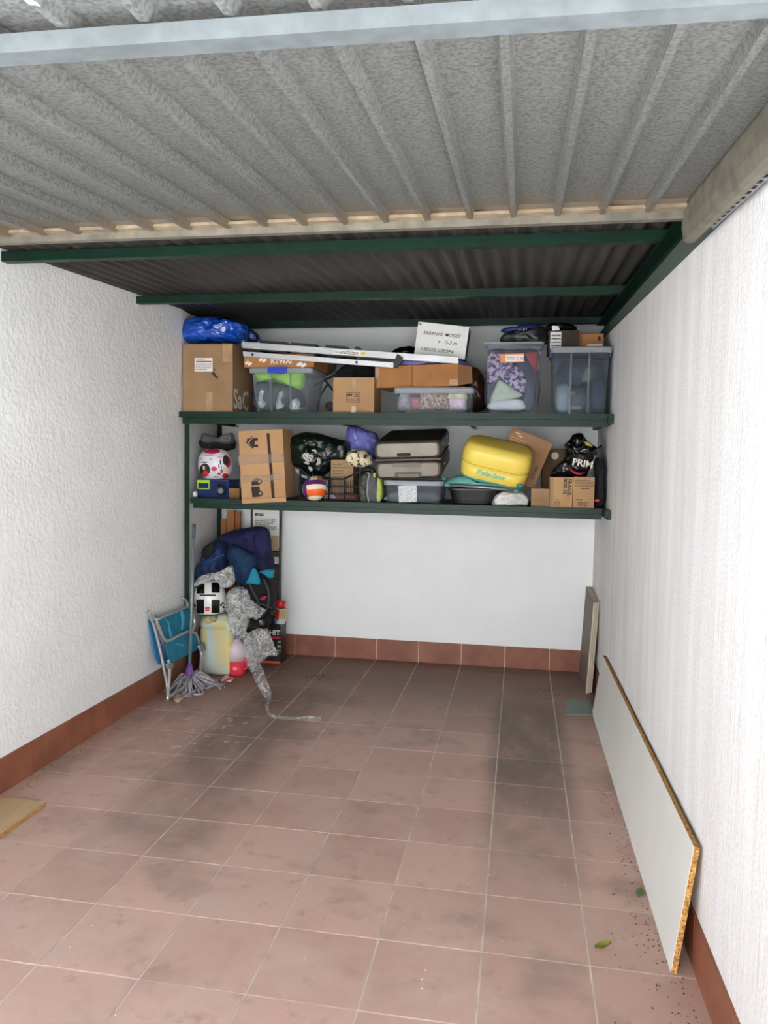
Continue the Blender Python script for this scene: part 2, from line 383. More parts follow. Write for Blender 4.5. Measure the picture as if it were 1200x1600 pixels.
# walls
def xprism(pts, x0, x1):  # polygon in (y,z) extruded along x
    return prism(bmesh.new(), [V((x0, y, z)) for y, z in pts], V((x1-x0, 0, 0)))
def roofz(y): return 2.523 + 0.053*(y+0.0)    # underside of the corrugated sheet
def XLF(y): return XL - max(0.0, y-1.0)*0.098
bm = bmesh.new(); prof = [(YF, -0.1), (1.0, -0.1), (YB+0.1, -0.1), (YB+0.1, roofz(YB+0.1)+0.032), (1.0, roofz(1.0)+0.032), (YF, roofz(YF)+0.032)]
a = [bm.verts.new((XLF(y), y, z)) for y, z in prof]; b = [bm.verts.new((XL-0.35, y, z)) for y, z in prof]
for q in (a, b): bm.faces.new((q[0], q[1], q[4], q[5])); bm.faces.new((q[1], q[2], q[3], q[4]))
for k in range(6): bm.faces.new((a[k], b[k], b[(k+1) % 6], a[(k+1) % 6]))
struct(bm, 'wall_left', WALL_L, loc=(XL, 0, 0))
struct(bx(XL-0.25, 0.9, YB, YB+0.2, -0.1, 2.66), 'wall_back', WALL_B, loc=(0, YB, 0))
rt = [(YF, -0.1), (YB, -0.1), (YB, 2.44), (1.45, 2.475), (1.0, 2.44), (0.0, 2.392), (-0.6, 2.36), (-1.23, 2.315), (YF, 2.235)]
bm = bmesh.new()
a = [bm.verts.new((XR(y), y, z)) for y, z in rt]; b = [bm.verts.new((0.92, y, z)) for y, z in rt]
bm.faces.new(a); bm.faces.new(b[::-1])
for k in range(len(rt)): bm.faces.new((a[k], b[k], b[(k+1) % len(rt)], a[(k+1) % len(rt)]))
wr = struct(bm, 'wall_right', WALL_R, loc=(0.65, 0, 0))
put(xprism([(YF, 2.0), (YB, 2.0), (YB, roofz(YB)+0.032), (YF, roofz(YF)+0.032)], 0.70, 0.92), 'upper_wall', WALL_B, wr)
# skirting tiles
def skirt(name, pts_fn, n0, cuts):
    root = None
    for k in range(len(cuts)-1):
        bm = pts_fn(cuts[k]+0.003, cuts[k+1]-0.003)
        if root is None: root = struct(pts_fn(cuts[0], cuts[-1], 0.004, 0.1605), name, GROUT, loc=(0, 0, 0))
        put(bm, 'skirting_tile', BTILE, root, bevel=0.0012)
zs = 0.164
bcut = [-2.32] + [T*k - (0 if k != -6 else 0) for k in range(-6, 2)] + [0.632]
skirt('baseboard_back', lambda x0, x1, t=0.009, h=zs: bx(x0, x1, YB-t, YB+0.01, -0.002, h), 0, bcut)
lcut = [YF, -2.41, -2.075, -1.74, -1.40, -1.065, -0.715, -0.38, -0.035, 0.30, 0.635, 1.0, 1.31, 1.64, YB-0.012]
skirt('baseboard_left', lambda y0, y1, t=0.009, h=zs: prism(bmesh.new(), [V((XLF(y0)-0.01, y0, -0.002)), V((XLF(y1)-0.01, y1, -0.002)), V((XLF(y1)-0.01, y1, h)), V((XLF(y0)-0.01, y0, h))], V((t+0.01, 0, 0))), 0, lcut)
def rsk(y0, y1, t=0.009, h=zs):
    return prism(bmesh.new(), [V((XR(y0)+0.01, y0, -0.002)), V((XR(y1)+0.01, y1, -0.002)), V((XR(y1)+0.01, y1, h)), V((XR(y0)+0.01, y0, h))], V((-t-0.01, 0, 0)))
rcut = [YF, -2.38, -2.05, -1.62, -1.29, -0.955, -0.62, -0.285, 0.05, 0.385, 0.72, 1.055, 1.39, YB-0.012]
skirt('baseboard_right', rsk, 0, rcut)
# driveway outside the opening, in the sun
struct(bx(-14, 14, -16, YF-0.001, -0.2, -0.012), 'driveway', mat('pale_concrete', (196, 197, 198), 0.9, 0, (184, 185, 186), 4, 0.3, 60), loc=(0, -8, 0))
# unseen white wall, added across the lane to bounce sunlight inside
struct(bx(-14, 14, -11.3, -11, -0.2, 3.2), 'wall_opposite_added', WALL_B, loc=(0, -11, 0))

# ------------------------------------------------------------------ roof: ceiling > roof_sheet, purlin, rafter
ceil = thing('ceiling', None, None, (0, 0, 2.5), kind='structure')
def corrugated(x0, x1, y0, y1, ns=6, pitch=0.0795, amp=0.0125, dz=0.0):
    bm = bmesh.new(); n = int((x1-x0)/pitch*8); rows = []
    for y in (y0, y1):
        r = []
        for k in range(n+1):
            x = x0 + (x1-x0)*k/n; ph = 2*math.pi*(x-XL)/pitch
            r.append(bm.verts.new((x, y, roofz(y) + 0.0145 + dz + amp*math.sin(ph))))
        rows.append(r)
        rows.append([bm.verts.new(v.co + V((0, 0, 0.0012))) for v in r])
    A, A2, B, B2 = rows
    for k in range(n):
        bm.faces.new((A[k], A[k+1], B[k+1], B[k])); bm.faces.new((A2[k], A2[k+1], B2[k+1], B2[k]))
        bm.faces.new((A[k], A[k+1], A2[k+1], A2[k])); bm.faces.new((B[k], B[k+1], B2[k+1], B2[k]))
    return bm
for k, (x0, x1) in enumerate(((XL-0.1, -1.20), (-1.24, -0.20), (-0.24, 0.72))):
    put(corrugated(x0, x1, YF-0.12, YB+0.1, dz=0.0014*(k % 2)), 'roof_sheet', ROOF, ceil, smooth=True)
def purlin(y, x0, x1, h=0.043):
    z1 = roofz(y) - 0.001
    bm = bmesh.new(); box(bm, x0, x1, y-0.006, y, z1-h, z1); box(bm, x0, x1, y, y+0.04, z1-h, z1-h+0.005); box(bm, x0, x1, y, y+0.04, z1-0.005, z1)
    return put(bm, 'purlin', GREEN, ceil)
purlin(-0.88, XL-0.03, 0.66); purlin(0.36, XL-0.03, 0.66); purlin(1.62, XL-0.03, 0.66); purlin(-2.3, XL-0.03, 0.66)
bm = bmesh.new()
def rz(y): return roofz(y) - 0.045
pr = lambda xa, xb, dz0, dz1: prism(bm, [V((xa, YF, rz(YF)-dz1)), V((xb, YF, rz(YF)-dz1)), V((xb, YF, rz(YF)-dz0)), V((xa, YF, rz(YF)-dz0))], V((0, 1.70-YF, rz(1.70)-rz(YF))))
pr(0.585, 0.70, 0.0, 0.007); pr(0.64, 0.648, 0.0075, 0.090); pr(0.585, 0.70, 0.0905, 0.0975)
put(bm, 'rafter', GREEN, ceil)

# ------------------------------------------------------------------ up-and-over garage door: door_1 > sheets, rails, stile
SL = 0.0786; DY = -1.385
door = thing('door_1', None, None, (0, DY, 2.40), kind='structure')
def dz(y): return 2.403 + SL*(y-DY)
RIBP = 0.1435
def ribprof(x):   # ribs stand down towards the room
    u = ((x - 0.033 + RIBP/2) % RIBP) - RIBP/2
    a = abs(u)
    return -0.024 if a < 0.008 else (-0.024*(1-(a-0.008)/0.008) if a < 0.016 else 0.0)
def doorsheet(x0, x1, dzz):
    xs = set([x0, x1]); k = math.floor((x0-0.033)/RIBP)-1
    while k*RIBP+0.033 < x1+RIBP:
        for d in (-0.016, -0.008, 0.008, 0.016):
            xx = 0.033 + k*RIBP + d
            if x0 < xx < x1: xs.add(xx)
        k += 1
    xs = sorted(xs); ys = [-3.55, -2.72, -1.60, DY-0.095, DY-0.088, DY-0.081, DY-0.074, DY-0.067, DY-0.060, DY-0.053, DY-0.046, DY-0.022]
    bm = bmesh.new(); g0 = []
    for j, y in enumerate(ys):
        cr = 0.0035 if 3 <= j <= 10 and j % 2 == 0 else 0.0
        g0.append([bm.verts.new((x, y, dz(y) + 0.0 + dzz + ribprof(x) - (cr if ribprof(x) == 0 else 0))) for x in xs])
    for j in range(len(ys)-1):
        for i in range(len(xs)-1): bm.faces.new((g0[j][i], g0[j][i+1], g0[j+1][i+1], g0[j+1][i]))
    bmesh.ops.solidify(bm, geom=bm.faces[:], thickness=0.0012)
    return bm
for k, (x0, x1) in enumerate(((-2.16, -1.55), (-1.560, -0.803), (-0.815, -0.12), (-0.125, 0.575))):
    put(doorsheet(x0, x1, 0.0013*(k % 2)), 'door_sheet', GALV, door)
xs_rail = (-2.18, 0.58)
bm = bmesh.new(); prism(bm, [V((xs_rail[0], DY, dz(DY)-0.040)), V((xs_rail[0], DY+0.04, dz(DY)-0.037)), V((xs_rail[0], DY+0.04, dz(DY)+0.003)), V((xs_rail[0], DY, dz(DY)))], V((xs_rail[1]-xs_rail[0], 0, 0)))
put(bm, 'deep_rail', GALV2, door, bevel=0.003)
bm = bmesh.new(); prism(bm, [V((xs_rail[0], DY-0.045, dz(DY)-0.017)), V((xs_rail[0], DY-0.001, dz(DY)-0.014)), V((xs_rail[0], DY-0.001, dz(DY)-0.002)), V((xs_rail[0], DY-0.045, dz(DY)-0.006))], V((xs_rail[1]-xs_rail[0], 0, 0)))
put(bm, 'dusty_lip', DUST, door)
bm = bmesh.new(); ya_, yb_ = -2.907, -2.831     # the stiffener is fitted slightly askew
prism(bm, [V((xs_rail[0], ya_, dz(ya_)-0.056)), V((xs_rail[0], ya_+0.050, dz(ya_)-0.052)), V((xs_rail[0], ya_+0.050, dz(ya_)-0.025)), V((xs_rail[0], ya_, dz(ya_)-0.025))], V((xs_rail[1]-xs_rail[0], yb_-ya_, 0)))
put(bm, 'cross_rail', mat('bright_galvanised', (118, 125, 128), 0.55, 0.2, (104, 110, 113), 20, 0.1, 70), door, bevel=0.004)
yr = -3.52
bm = bmesh.new(); prism(bm, [V((xs_rail[0], yr, dz(yr)-0.048)), V((xs_rail[0], yr+0.04, dz(yr)-0.046)), V((xs_rail[0], yr+0.04, dz(yr)-0.014)), V((xs_rail[0], yr, dz(yr)-0.016))], V((xs_rail[1]-xs_rail[0], 0, 0)))
put(bm, 'near_rail', GALV2, door, bevel=0.004)
def stile(xa, xb, sgn):
    bm = bmesh.new(); y0, y1 = -3.56, DY+0.03
    pf = [(xa, 0.018), (xa, -0.070), (xa+sgn*0.008, -0.106), (xa+sgn*0.020, -0.114), (xb, -0.112), (xb, 0.018)]
    prism(bm, [V((x, y0, dz(y0)+z)) for x, z in pf], V((0, y1-y0, dz(y1)-dz(y0))))
    return bm
put(stile(0.578, 0.618, 1), 'stile', GALV2, door)
put(stile(-2.178, -2.222, -1), 'stile', GALV2, door)
bm = bmesh.new()   # punched angle strip beside the stile
y = -3.3
while y < -1.55:
    z = dz(y)-0.100
    for (ya, yb, xa, xb) in ((0, 0.05, 0.621, 0.628), (0, 0.05, 0.640, 0.646), (0, 0.018, 0.628, 0.640)):
        prism(bm, [V((xa, y+ya, z+SL*ya)), V((xb, y+ya, z+SL*ya)), V((xb, y+ya, z+SL*ya+0.002)), V((xa, y+ya, z+SL*ya+0.002))], V((0, yb-ya-0.0002, SL*(yb-ya))))
    y += 0.05
box(bm, 0.617, 0.622, -3.3, -1.55, dz(-1.55)-0.105, dz(-1.55)-0.099)
put(bm, 'perforated_strip', STEEL, door)

# ================================================================== SHELVING
ZT, ZBm = 1.885, 1.287      # deck tops
YT, YBm = 0.95, 1.03        # front edges
sh = thing('shelving_unit', 'green painted steel shelving with two long decks across the back wall', 'shelving', (-0.8, 1.4, 0))
def beam(z0, z1, y, x0, x1, lip=0.022):
    bm = bmesh.new(); box(bm, x0, x1, y, y+0.004, z0, z1); box(bm, x0, x1, y+0.004, y+lip, z1-0.004, z1); box(bm, x0, x1, y+0.004, y+lip, z0, z0+0.004)
    return put(bm, 'front_beam', GREEN, sh)
beam(ZT-0.038, ZT, YT, -2.262, 0.625); beam(ZT-0.082, ZT-0.0395, YT+0.003, -2.225, 0.612)
beam(ZBm-0.036, ZBm, YBm, -2.20, 0.60); beam(ZBm-0.070, ZBm-0.0375, YBm+0.003, -2.18, 0.598)
DECK = mat('dark_deck_board', (70, 58, 46), 0.8, 0, (52, 44, 36), 4)
put(bx(-2.24, 0.625, YT+0.022, YB-0.002, ZT-0.020, ZT-0.001), 'deck_board', DECK, sh)
put(bx(-2.19, 0.625, YBm+0.022, YB-0.002, ZBm-0.018, ZBm-0.001), 'deck_board', DECK, sh)
for px, Y in ((293.5, 1.075), ):
    xc = at(px, 700, Y).x
    bm = bmesh.new(); box(bm, xc-0.021, xc+0.021, Y-0.022, Y-0.017, 0.0, ZT-0.022); box(bm, xc-0.021, xc-0.016, Y-0.017, Y+0.02, 0.0, ZT-0.022)
    put(bm, 'post', GREEN, sh)
bm = bmesh.new(); box(bm, -2.322, -2.286, YB-0.05, YB-0.045, 0.0, 2.5); box(bm, -2.322, -2.317, YB-0.045, YB-0.01, 0.0, 2.5)
put(bm, 'post', GREEN, sh)
for x in (-2.19, -1.20, -0.28, 0.60):
    bm = bmesh.new(); box(bm, x-0.002, x+0.003, YT+0.03, YB-0.003, ZT-0.062, ZT-0.021); box(bm, x+0.003, x+0.03, YT+0.03, YB-0.003, ZT-0.062, ZT-0.057)
    put(bm, 'cross_bearer', GREEN, sh)
    bm = bmesh.new(); box(bm, x-0.002, x+0.003, YBm+0.03, YB-0.003, ZBm-0.055, ZBm-0.019); box(bm, x+0.003, x+0.03, YBm+0.03, YB-0.003, ZBm-0.055, ZBm-0.050)
    put(bm, 'cross_bearer', GREEN, sh)
bm = bmesh.new(); box(bm, 0.606, 0.640, 0.90, 1.25, ZT-0.062, ZT-0.005)
put(bm, 'wall_bracket', GREEN, sh)
bm = bmesh.new(); box(bm, 0.606, 0.640, 0.88, 1.28, ZBm-0.046, ZBm-0.002); box(bm, 0.618, 0.640, 0.868, 1.28, ZBm-0.060, ZBm-0.0465)
put(bm, 'wall_bracket', GREEN, sh)

# ------------------------------------------------------------------ carton builder
def carton(label, F, depth, m=None, name='cardboard_box', flaps=True, tape=True, cat='box', bevel=0.006, group=None):
    m = m or CARD
    root = thing(name, label, cat, F.o + F.r*(F.w/2) - F.n*(depth/2), group)
    body = bmesh.new(); prism(body, [F.p(0, 0), F.p(1, 0), F.p(1, 1), F.p(0, 1)], -F.n*depth)
    put(body, 'body', m, root, bevel=bevel, seg=2)
    if flaps:
        for a, b2 in ((0.004, 0.495), (0.505, 0.996)):
            bm = bmesh.new(); q = [F.p(0.01, 1, -depth*a), F.p(0.99, 1, -depth*a), F.p(0.99, 1, -depth*b2), F.p(0.01, 1, -depth*b2)]
            prism(bm, [x + F.u*0.0002 for x in q], F.u*0.003); put(bm, 'flap', m, root)
    if tape:
        decal(F, 0.46, 0.56, 0.78, 1.0, 'tape', TAPE, root); decal(F, 0.46, 0.56, 0.0, 0.2, 'tape', TAPE, root)
    return root
def frame(Y, bl, br, tl, base=None, dYr=0.0):
    f = Fr(at(*bl, Y), at(*br, Y+dYr), at(*tl, Y))
    if base is not None: f.o.z = base
    return f
def upright(Y, xl, xr, yt, base):
    """front face standing upright on a deck: left/right/top pixel limits, base height"""
    zm = at((xl+xr)/2, yt, Y).z; a = at(xl, (yt+640)/2, Y).x; b = at(xr, (yt+640)/2, Y).x
    return Fr(V((a, Y, base)), V((b, Y, base)), V((a, Y, zm)))

# ================================================================== TOP DECK
F = upright(0.985, 285.5, 363.5, 538, ZT)
bigb = carton('large taped cardboard box with a white shipping label and torn hole, under the blue bag', F, 0.40, CARD3, bevel=0.012, tape=False)
slb = decal(F, 0.24, 0.60, 0.60, 0.80, 'shipping_label', PAPER, bigb); lines(F, 0.26, 0.58, 0.62, 0.73, 4, 'label_print', GINK, slb, seed=3)
decal(F, 0.27, 0.58, 0.735, 0.755, 'label_stripe', RED, slb, 0.0022); lines(F, 0.27, 0.45, 0.765, 0.79, 1, 'label_print', INK, slb, seed=4)
decal(F, 0.47, 0.60, 0.0, 0.30, 'tape', TAPE, bigb); decal(F, 0.80, 0.98, 0.74, 0.995, 'tape', TAPE, bigb)
poly(F, [(0.58, 0.575), (0.62, 0.60), (0.655, 0.56), (0.70, 0.525), (0.73, 0.515), (0.69, 0.495), (0.63, 0.53)], 'torn_hole', INK, bigb); poly(F, [(0.63, 0.64), (0.645, 0.645), (0.655, 0.61), (0.64, 0.61)], 'torn_hole', INK, bigb)
S = F.side(0.40); text('SaC', 'white_lettering', bigb, WINK, S.p(0.03, 0.07), S.r, S.u, 0.19, bold=0.004)
ztop = F.p(0, 1).z
o = thing('plastic_bag', 'shiny blue plastic bag lying on top of the big cardboard box', 'bag', at(335, 536, 1.15))
BLUEB = crumple(mat('blue_film', (24, 92, 200), 0.2, 0, (14, 66, 170), 9, 0, 25, spec=0.8), 14, 1.0, 0.03)
put(inflate(bmesh.new(), pix([(287, 535), (285, 517), (288, 504), (310, 499), (350, 497), (377, 503), (386, 512), (384, 528), (381, 534), (335, 536)], 1.13), 0.30, 0.007, 12, 3, 12, ridge=0.035), 'bag_body', BLUEB, o, smooth=True)
put(inflate(bmesh.new(), pix([(383, 517), (390, 514), (399, 518), (405, 530), (400, 534), (384, 534)], 1.28), 0.14, 0.006, 16, 4, 8, ridge=0.02), 'bag_end', mat('navy_film', (16, 34, 112), 0.3, 0, None, 9, 0.4, 25), o, smooth=True)
# clear tub builder
def rrect(cx, cy, wx, wy, r, z, n=4):
    pts = []
    for qx, qy, a0 in ((1, 1, 0), (-1, 1, 90), (-1, -1, 180), (1, -1, 270)):
        for k in range(n+1):
            a = math.radians(a0 + 90*k/n); pts.append(V((cx + qx*(wx/2-r) + r*math.cos(a), cy + qy*(wy/2-r) + r*math.sin(a), z)))
    return pts
def loft(bm, secs, cap0=True, cap1=False):
    R = [[bm.verts.new(p) for p in s] for s in secs]; n = len(R[0])
    for i in range(len(R)-1):
        for k in range(n): bm.faces.new((R[i][k], R[i][(k+1) % n], R[i+1][(k+1) % n], R[i+1][k]))
    if cap0: bm.faces.new(R[0][::-1])
    if cap1: bm.faces.new(R[-1])
    return bm
def tub(label, xa, xb, z0, z1, y0, depth, taper=0.03, m=CLEAR, lid=True, rimm=RIM, name='storage_box', ribs=(0.33, 0.66), lidh=0.022):
    cx, cy, wx = (xa+xb)/2, y0+depth/2, xb-xa
    root = thing(name, label, 'storage box', (cx, cy, z0))
    h = z1-z0-(lidh if lid else 0)
    sec = lambda t, ins=0.0: rrect(cx, cy, wx-0.03-2*taper*(1-t)-2*ins, depth-0.03-2*taper*(1-t)-2*ins, 0.03, z0+0.001+h*t+(0.002 if ins and t == 0 else 0))
    bm = bmesh.new(); loft(bm, [sec(0), sec(0.5), sec(1), sec(1, 0.0025), sec(0.5, 0.0025), sec(0, 0.0025)], True, True)
    put(bm, 'tub', m, root, smooth=False)
    bm = bmesh.new(); rs = lambda e, z: rrect(cx, cy, wx-0.03+2*e, depth-0.03+2*e, 0.03, z)
    loft(bm, [rs(0.0005, z0+h-0.016), rs(0.012, z0+h-0.014), rs(0.012, z0+h), rs(0.0005, z0+h)], False, False)
    put(bm, 'rim', rimm, root)
    for a in ribs:
        xm = cx - (wx-0.03)/2 + (wx-0.03)*a; k = taper
        bm = bmesh.new(); prism(bm, [V((xm-0.006, y0+0.015+k-0.003, z0+0.006)), V((xm+0.006, y0+0.015+k-0.003, z0+0.006)), V((xm+0.006, y0+0.015-0.003, z0+h-0.018)), V((xm-0.006, y0+0.015-0.003, z0+h-0.018))], V((0, 0.0025, 0)))
        put(bm, 'rib', RIB, root)
    if lid:
        bm = bmesh.new(); loft(bm, [rs(0.014, z0+h+0.0005), rs(0.015, z0+h+lidh*0.6), rs(0.006, z1), rs(-0.02, z1), rs(-0.03, z1-0.006)], True, True)
        put(bm, 'lid', rimm, root)
    return root
def X(px, py, Y): return at(px, py, Y).x
def Z(px, py, Y): return at(px, py, Y).z
Ya = 1.0
zA = Z(436, 574, Ya)
tA = tub('clear plastic box with blue clip and lime green cloth inside, by the big carton', X(387, 600, Ya), X(488, 600, Ya), ZT, zA, Ya, 0.40, 0.03)
put(bx(X(419, 580, Ya), X(448, 580, Ya), Ya-0.014, Ya-0.001, Z(436, 583, Ya), zA+0.002), 'clip', mat('blue_clip', (20, 58, 180), 0.35), tA, bevel=0.003)
LIME = mat('lime_cloth', (150, 222, 60), 0.8, 0, (178, 236, 96), 10, 0.4, 40)
put(inflate(bmesh.new(), pix([(402, 584), (425, 582), (440, 586), (474, 582), (476, 600), (468, 609), (455, 600), (440, 598), (428, 592), (412, 598), (404, 594)], 1.17), 0.22, 0.008, 22, 5, 8, ridge=0.02), 'cloth', LIME, None, 'crumpled lime green cloth inside the clear box with blue clip', 'cloth', smooth=True)
put(inflate(bmesh.new(), pix([(402, 600), (430, 600), (455, 604), (472, 612), (472, 638), (402, 638)], 1.19), 0.26, 0.01, 16, 8, 8, ridge=0.02), 'cloth', mat('dark_grey_cloth', (70, 76, 84), 0.6, 0, (46, 52, 60), 8, 0.3, 40), None, 'dark grey wrapped bundle under the lime cloth in clear box', 'cloth', smooth=True, zmin=ZT+0.006)
for k, pts in enumerate(([(404, 620), (408, 608), (413, 612), (411, 622), (416, 632), (409, 638), (404, 634)], [(431, 640), (434, 622), (439, 610), (443, 616), (440, 628), (445, 634), (438, 639)], [(452, 638), (455, 626), (463, 622), (470, 629), (468, 638), (473, 640), (460, 641)])):
    put(inflate(bmesh.new(), pix(pts, 1.06), 0.03, 0.006, 30, k, 6, ridge=0.01), 'plastic_wrapper', crumple(mat('silver_wrap', (206, 210, 214), 0.25, 0.2), 40), None, ('pale wrapper at left end inside clear box with lime cloth', 'tall pale wrapper in middle of clear box with lime cloth', 'pale wrapper at right bottom inside clear box with lime cloth')[k], 'wrapper', smooth=True)
# flat printed carton on the clear box
F = Fr(V((X(381.5, 560, Ya), Ya, zA+0.001)), V((X(491, 560, Ya), Ya, zA+0.001)), V((X(381.5, 560, Ya), Ya, Z(436, 553.5, Ya))))
fl = carton('flat brown box with white lettering and flowers on the blue-clip clear box', F, 0.36, CARD2, flaps=True, tape=False, bevel=0.004)
text('KTWAI', 'white_lettering', fl, WINK, F.p(0.385, 0.28), F.r, F.u, 0.046, bold=0.0015)
for a, b2, s in ((0.03, 0.30, 1), (0.23, 0.55, 1.1), (0.78, 0.18, 1.3), (0.66, 0.66, 0.7)):
    bm = bmesh.new()
    for q in range(4):
        c = F.p(a+0.022*q*s, b2+0.10*math.sin(q*2.1), 0.0018); vs = [bm.verts.new(c + F.r*0.010*s*math.cos(t) + F.u*0.009*s*math.sin(t) + F.n*0.0001*q) for t in [k*math.pi/4 for k in range(8)]]; bm.faces.new(vs)
    put(bm, 'flower_print', WINK, fl)
# ladder lying on its side
lad = thing('folding_ladder', 'white aluminium folding ladder lying on its side along the top shelf', 'ladder', at(545, 560, 1.0))
def rail(p0, p1, q0, q1, Y, th=0.024):
    return prism(bmesh.new(), [at(*q0, Y), at(*q1, Y), at(*p1, Y), at(*p0, Y)], V((0, th, 0)))
YL = 0.962
put(rail((377.5, 534), (716, 558), (378, 543.5), (716, 568), YL), 'rail', ALU, lad, bevel=0.0025)
put(rail((379.5, 549), (614.5, 566.5), (380, 556.5), (614.5, 574.5), YL), 'rail', ALU, lad, bevel=0.0025)
put(rail((377.5, 534), (640, 552.5), (378, 543.5), (640, 562), YL+0.40), 'rail', ALU, lad, bevel=0.0025)
put(rail((379.5, 549), (600, 565.4), (380, 556.5), (600, 573), YL+0.36), 'rail', ALU, lad, bevel=0.0025)
bm = bmesh.new(); prism(bm, pix([(614.5, 575), (614.5, 566), (621, 552.5), (630, 558.5), (628, 565), (620, 573)], YL-0.003), V((0, 0.03, 0))); put(bm, 'end_cap', BLACK, lad, bevel=0.002)
for a, b2 in ((405, 448), (455, 493), (508, 541)):
    ya = 534 + (a-377)*0.071; yb = 534 + (b2-377)*0.071
    bm = bmesh.new(); prism(bm, [at(a, ya+12, YL+0.026), at(b2, yb+12, YL+0.026), at(b2, yb-4.5, YL+0.026), at(a, ya-4.5, YL+0.026)], V((0, 0.33, 0)))
    put(bm, 'tread', BLACK, lad, bevel=0.004)
for x, y in ((394.5, 554), (557, 566)):
    bm = bmesh.new(); lathe(bm, [(0.0095, -0.006), (0.0095, 0.0), (0.006, 0.003)], at(x, y, YL), 12, Matrix.Rotation(math.radians(90), 3, 'X')); put(bm, 'plug', BLACK, lad)
bm = bmesh.new(); lathe(bm, [(0.005, -0.003), (0.005, 0.0)], at(611, 570.5, YL-0.001), 10, Matrix.Rotation(math.radians(90), 3, 'X')); put(bm, 'rivet', STEEL, lad)
bm = bmesh.new(); lathe(bm, [(0.022, -0.05), (0.022, 0.0)], at(558, 546.5, YL+0.06), 14, Matrix.Rotation(math.radians(90), 3, 'X')); put(bm, 'hinge', BLACK, lad)
Fl = Fr(at(519, 552.5, YL), at(571, 556.3, YL), at(519.5, 546, YL)); llb = decal(Fl, 0, 1, 0, 1, 'label', PAPER, lad); lines(Fl, 0.03, 0.8, 0.15, 0.85, 3, 'label_print', GINK, llb, seed=9, fill=0.6)
decal(Fl, 0.86, 0.99, 0.1, 0.9, 'label_mark', mat('yellow_mark', (214, 190, 80), 0.6), lad, 0.0022)
# small stamped carton
F = upright(1.0, 520.5, 584.5, 590.5, ZT)
sc1 = carton('small plain cardboard box with a printed stamp, between clear box and long brown box', F, 0.26, CARD)
fr = [(0.33, 0.30, 0.66, 0.312), (0.33, 0.578, 0.66, 0.59), (0.33, 0.312, 0.339, 0.578), (0.651, 0.312, 0.66, 0.578)]
for a, b2, c, d in fr: decal(F, a, c, b2, d, 'stamp_frame', INK, sc1, 0.0024)
lines(F, 0.35, 0.49, 0.48, 0.56, 1, 'stamp_print', INK, sc1, 0.0026, 2, 0.9); lines(F, 0.52, 0.645, 0.46, 0.57, 2, 'stamp_print', INK, sc1, 0.0026, 6, 0.6); lines(F, 0.37, 0.57, 0.34, 0.41, 2, 'stamp_print', GINK, sc1, 0.0026, 6, 0.6)
poly(F, [(0.59, 0.37), (0.61, 0.34), (0.635, 0.375), (0.61, 0.41)], 'stamp_print', INK, sc1, 0.0026)
# low clear box of baby clothes
Yc = 1.0; zC = Z(677, 604.5, Yc)
tC = tub('low clear lidded box of pink and white baby clothes under the long brown box', X(614, 620, Yc), X(741, 620, Yc), ZT, zC, Yc, 0.36, 0.012, ribs=(), lidh=0.026)
bits = [((623, 641), (644, 613), (150, 140, 150), 'grey patterned baby garment at left end of low clear box'), ((638, 640), (662, 620), (166, 92, 108), 'rolled dusty pink baby garment in low clear box'), ((656, 641), (704, 612), (222, 196, 178), 'floral cream baby garment in middle of low clear box'), ((700, 641), (730, 622), (226, 184, 202), 'pale pink baby garment at right end of low clear box'), ((700, 624), (731, 613), (216, 208, 170), 'pale yellow baby garment at upper right of low clear box')]
for k, ((x0, y1), (x1, y0), c, lb) in enumerate(bits):
    m = mat('baby_cloth_%s' % 'abcde'[k], c, 0.85, 0, tuple(min(255, q+45) for q in c) if k != 2 else (120, 84, 66), 60 if k in (0, 2) else 14, 0.4, 40)
    put(inflate(bmesh.new(), pix([(x0, y1), (x0, (y0+y1)/2), (x0+4, y0), ((x0+x1)/2, y0), (x1-3, y0+1), (x1, (y0+y1)/2), (x1-1, y1), ((x0+x1)/2, y1)], 1.12 + 0.03*(k % 2)), 0.16, 0.006, 20, k+20, 6, ridge=0.012), 'baby_garment', m, None, lb, 'garment', smooth=True, zmin=ZT+0.006)
# long open carton on top of it, end towards us
a = V((X(586, 590, 1.09), 1.09, zC+0.002)); b2 = V((X(716, 590, 0.985), 0.985, zC+0.006))
h = Z(650, 569, 1.03)-zC
F = Fr(a, b2, a+V((0, 0, h-0.012)))
lo = carton('long orange-brown cardboard box with its open end painted dark, lying across the low clear box', F, 0.30, CARD2, flaps=True, tape=False, bevel=0.005)
decal(F, 0.005, 0.06, 0.0, 0.99, 'edge_tape', TAPE, lo); decal(F, 0.44, 0.47, 0.0, 0.99, 'seam', mat('seam_brown', (140, 92, 48), 0.8), lo); decal(F, 0.90, 0.998, 0.02, 0.30, 'tape', TAPE, lo)
S = F.side(0.30); decal(S, 0.08, 0.92, 0.08, 0.92, 'dark_end_patch', DARKIN, lo)  # flat dark patch painted for the shade inside the open end
bm = bmesh.new(); prism(bm, [S.p(0.0, 0.97, 0.001), S.p(0.0, 0.02, 0.001), S.p(0.0, 0.10, 0.10)+F.n*0.01, S.p(0.0, 0.85, 0.09)+F.n*0.01], -F.n*0.004)
put(bm, 'end_flap', mat('flap_inside', (120, 82, 48), 0.8), lo)
zlong = F.p(0, 1).z
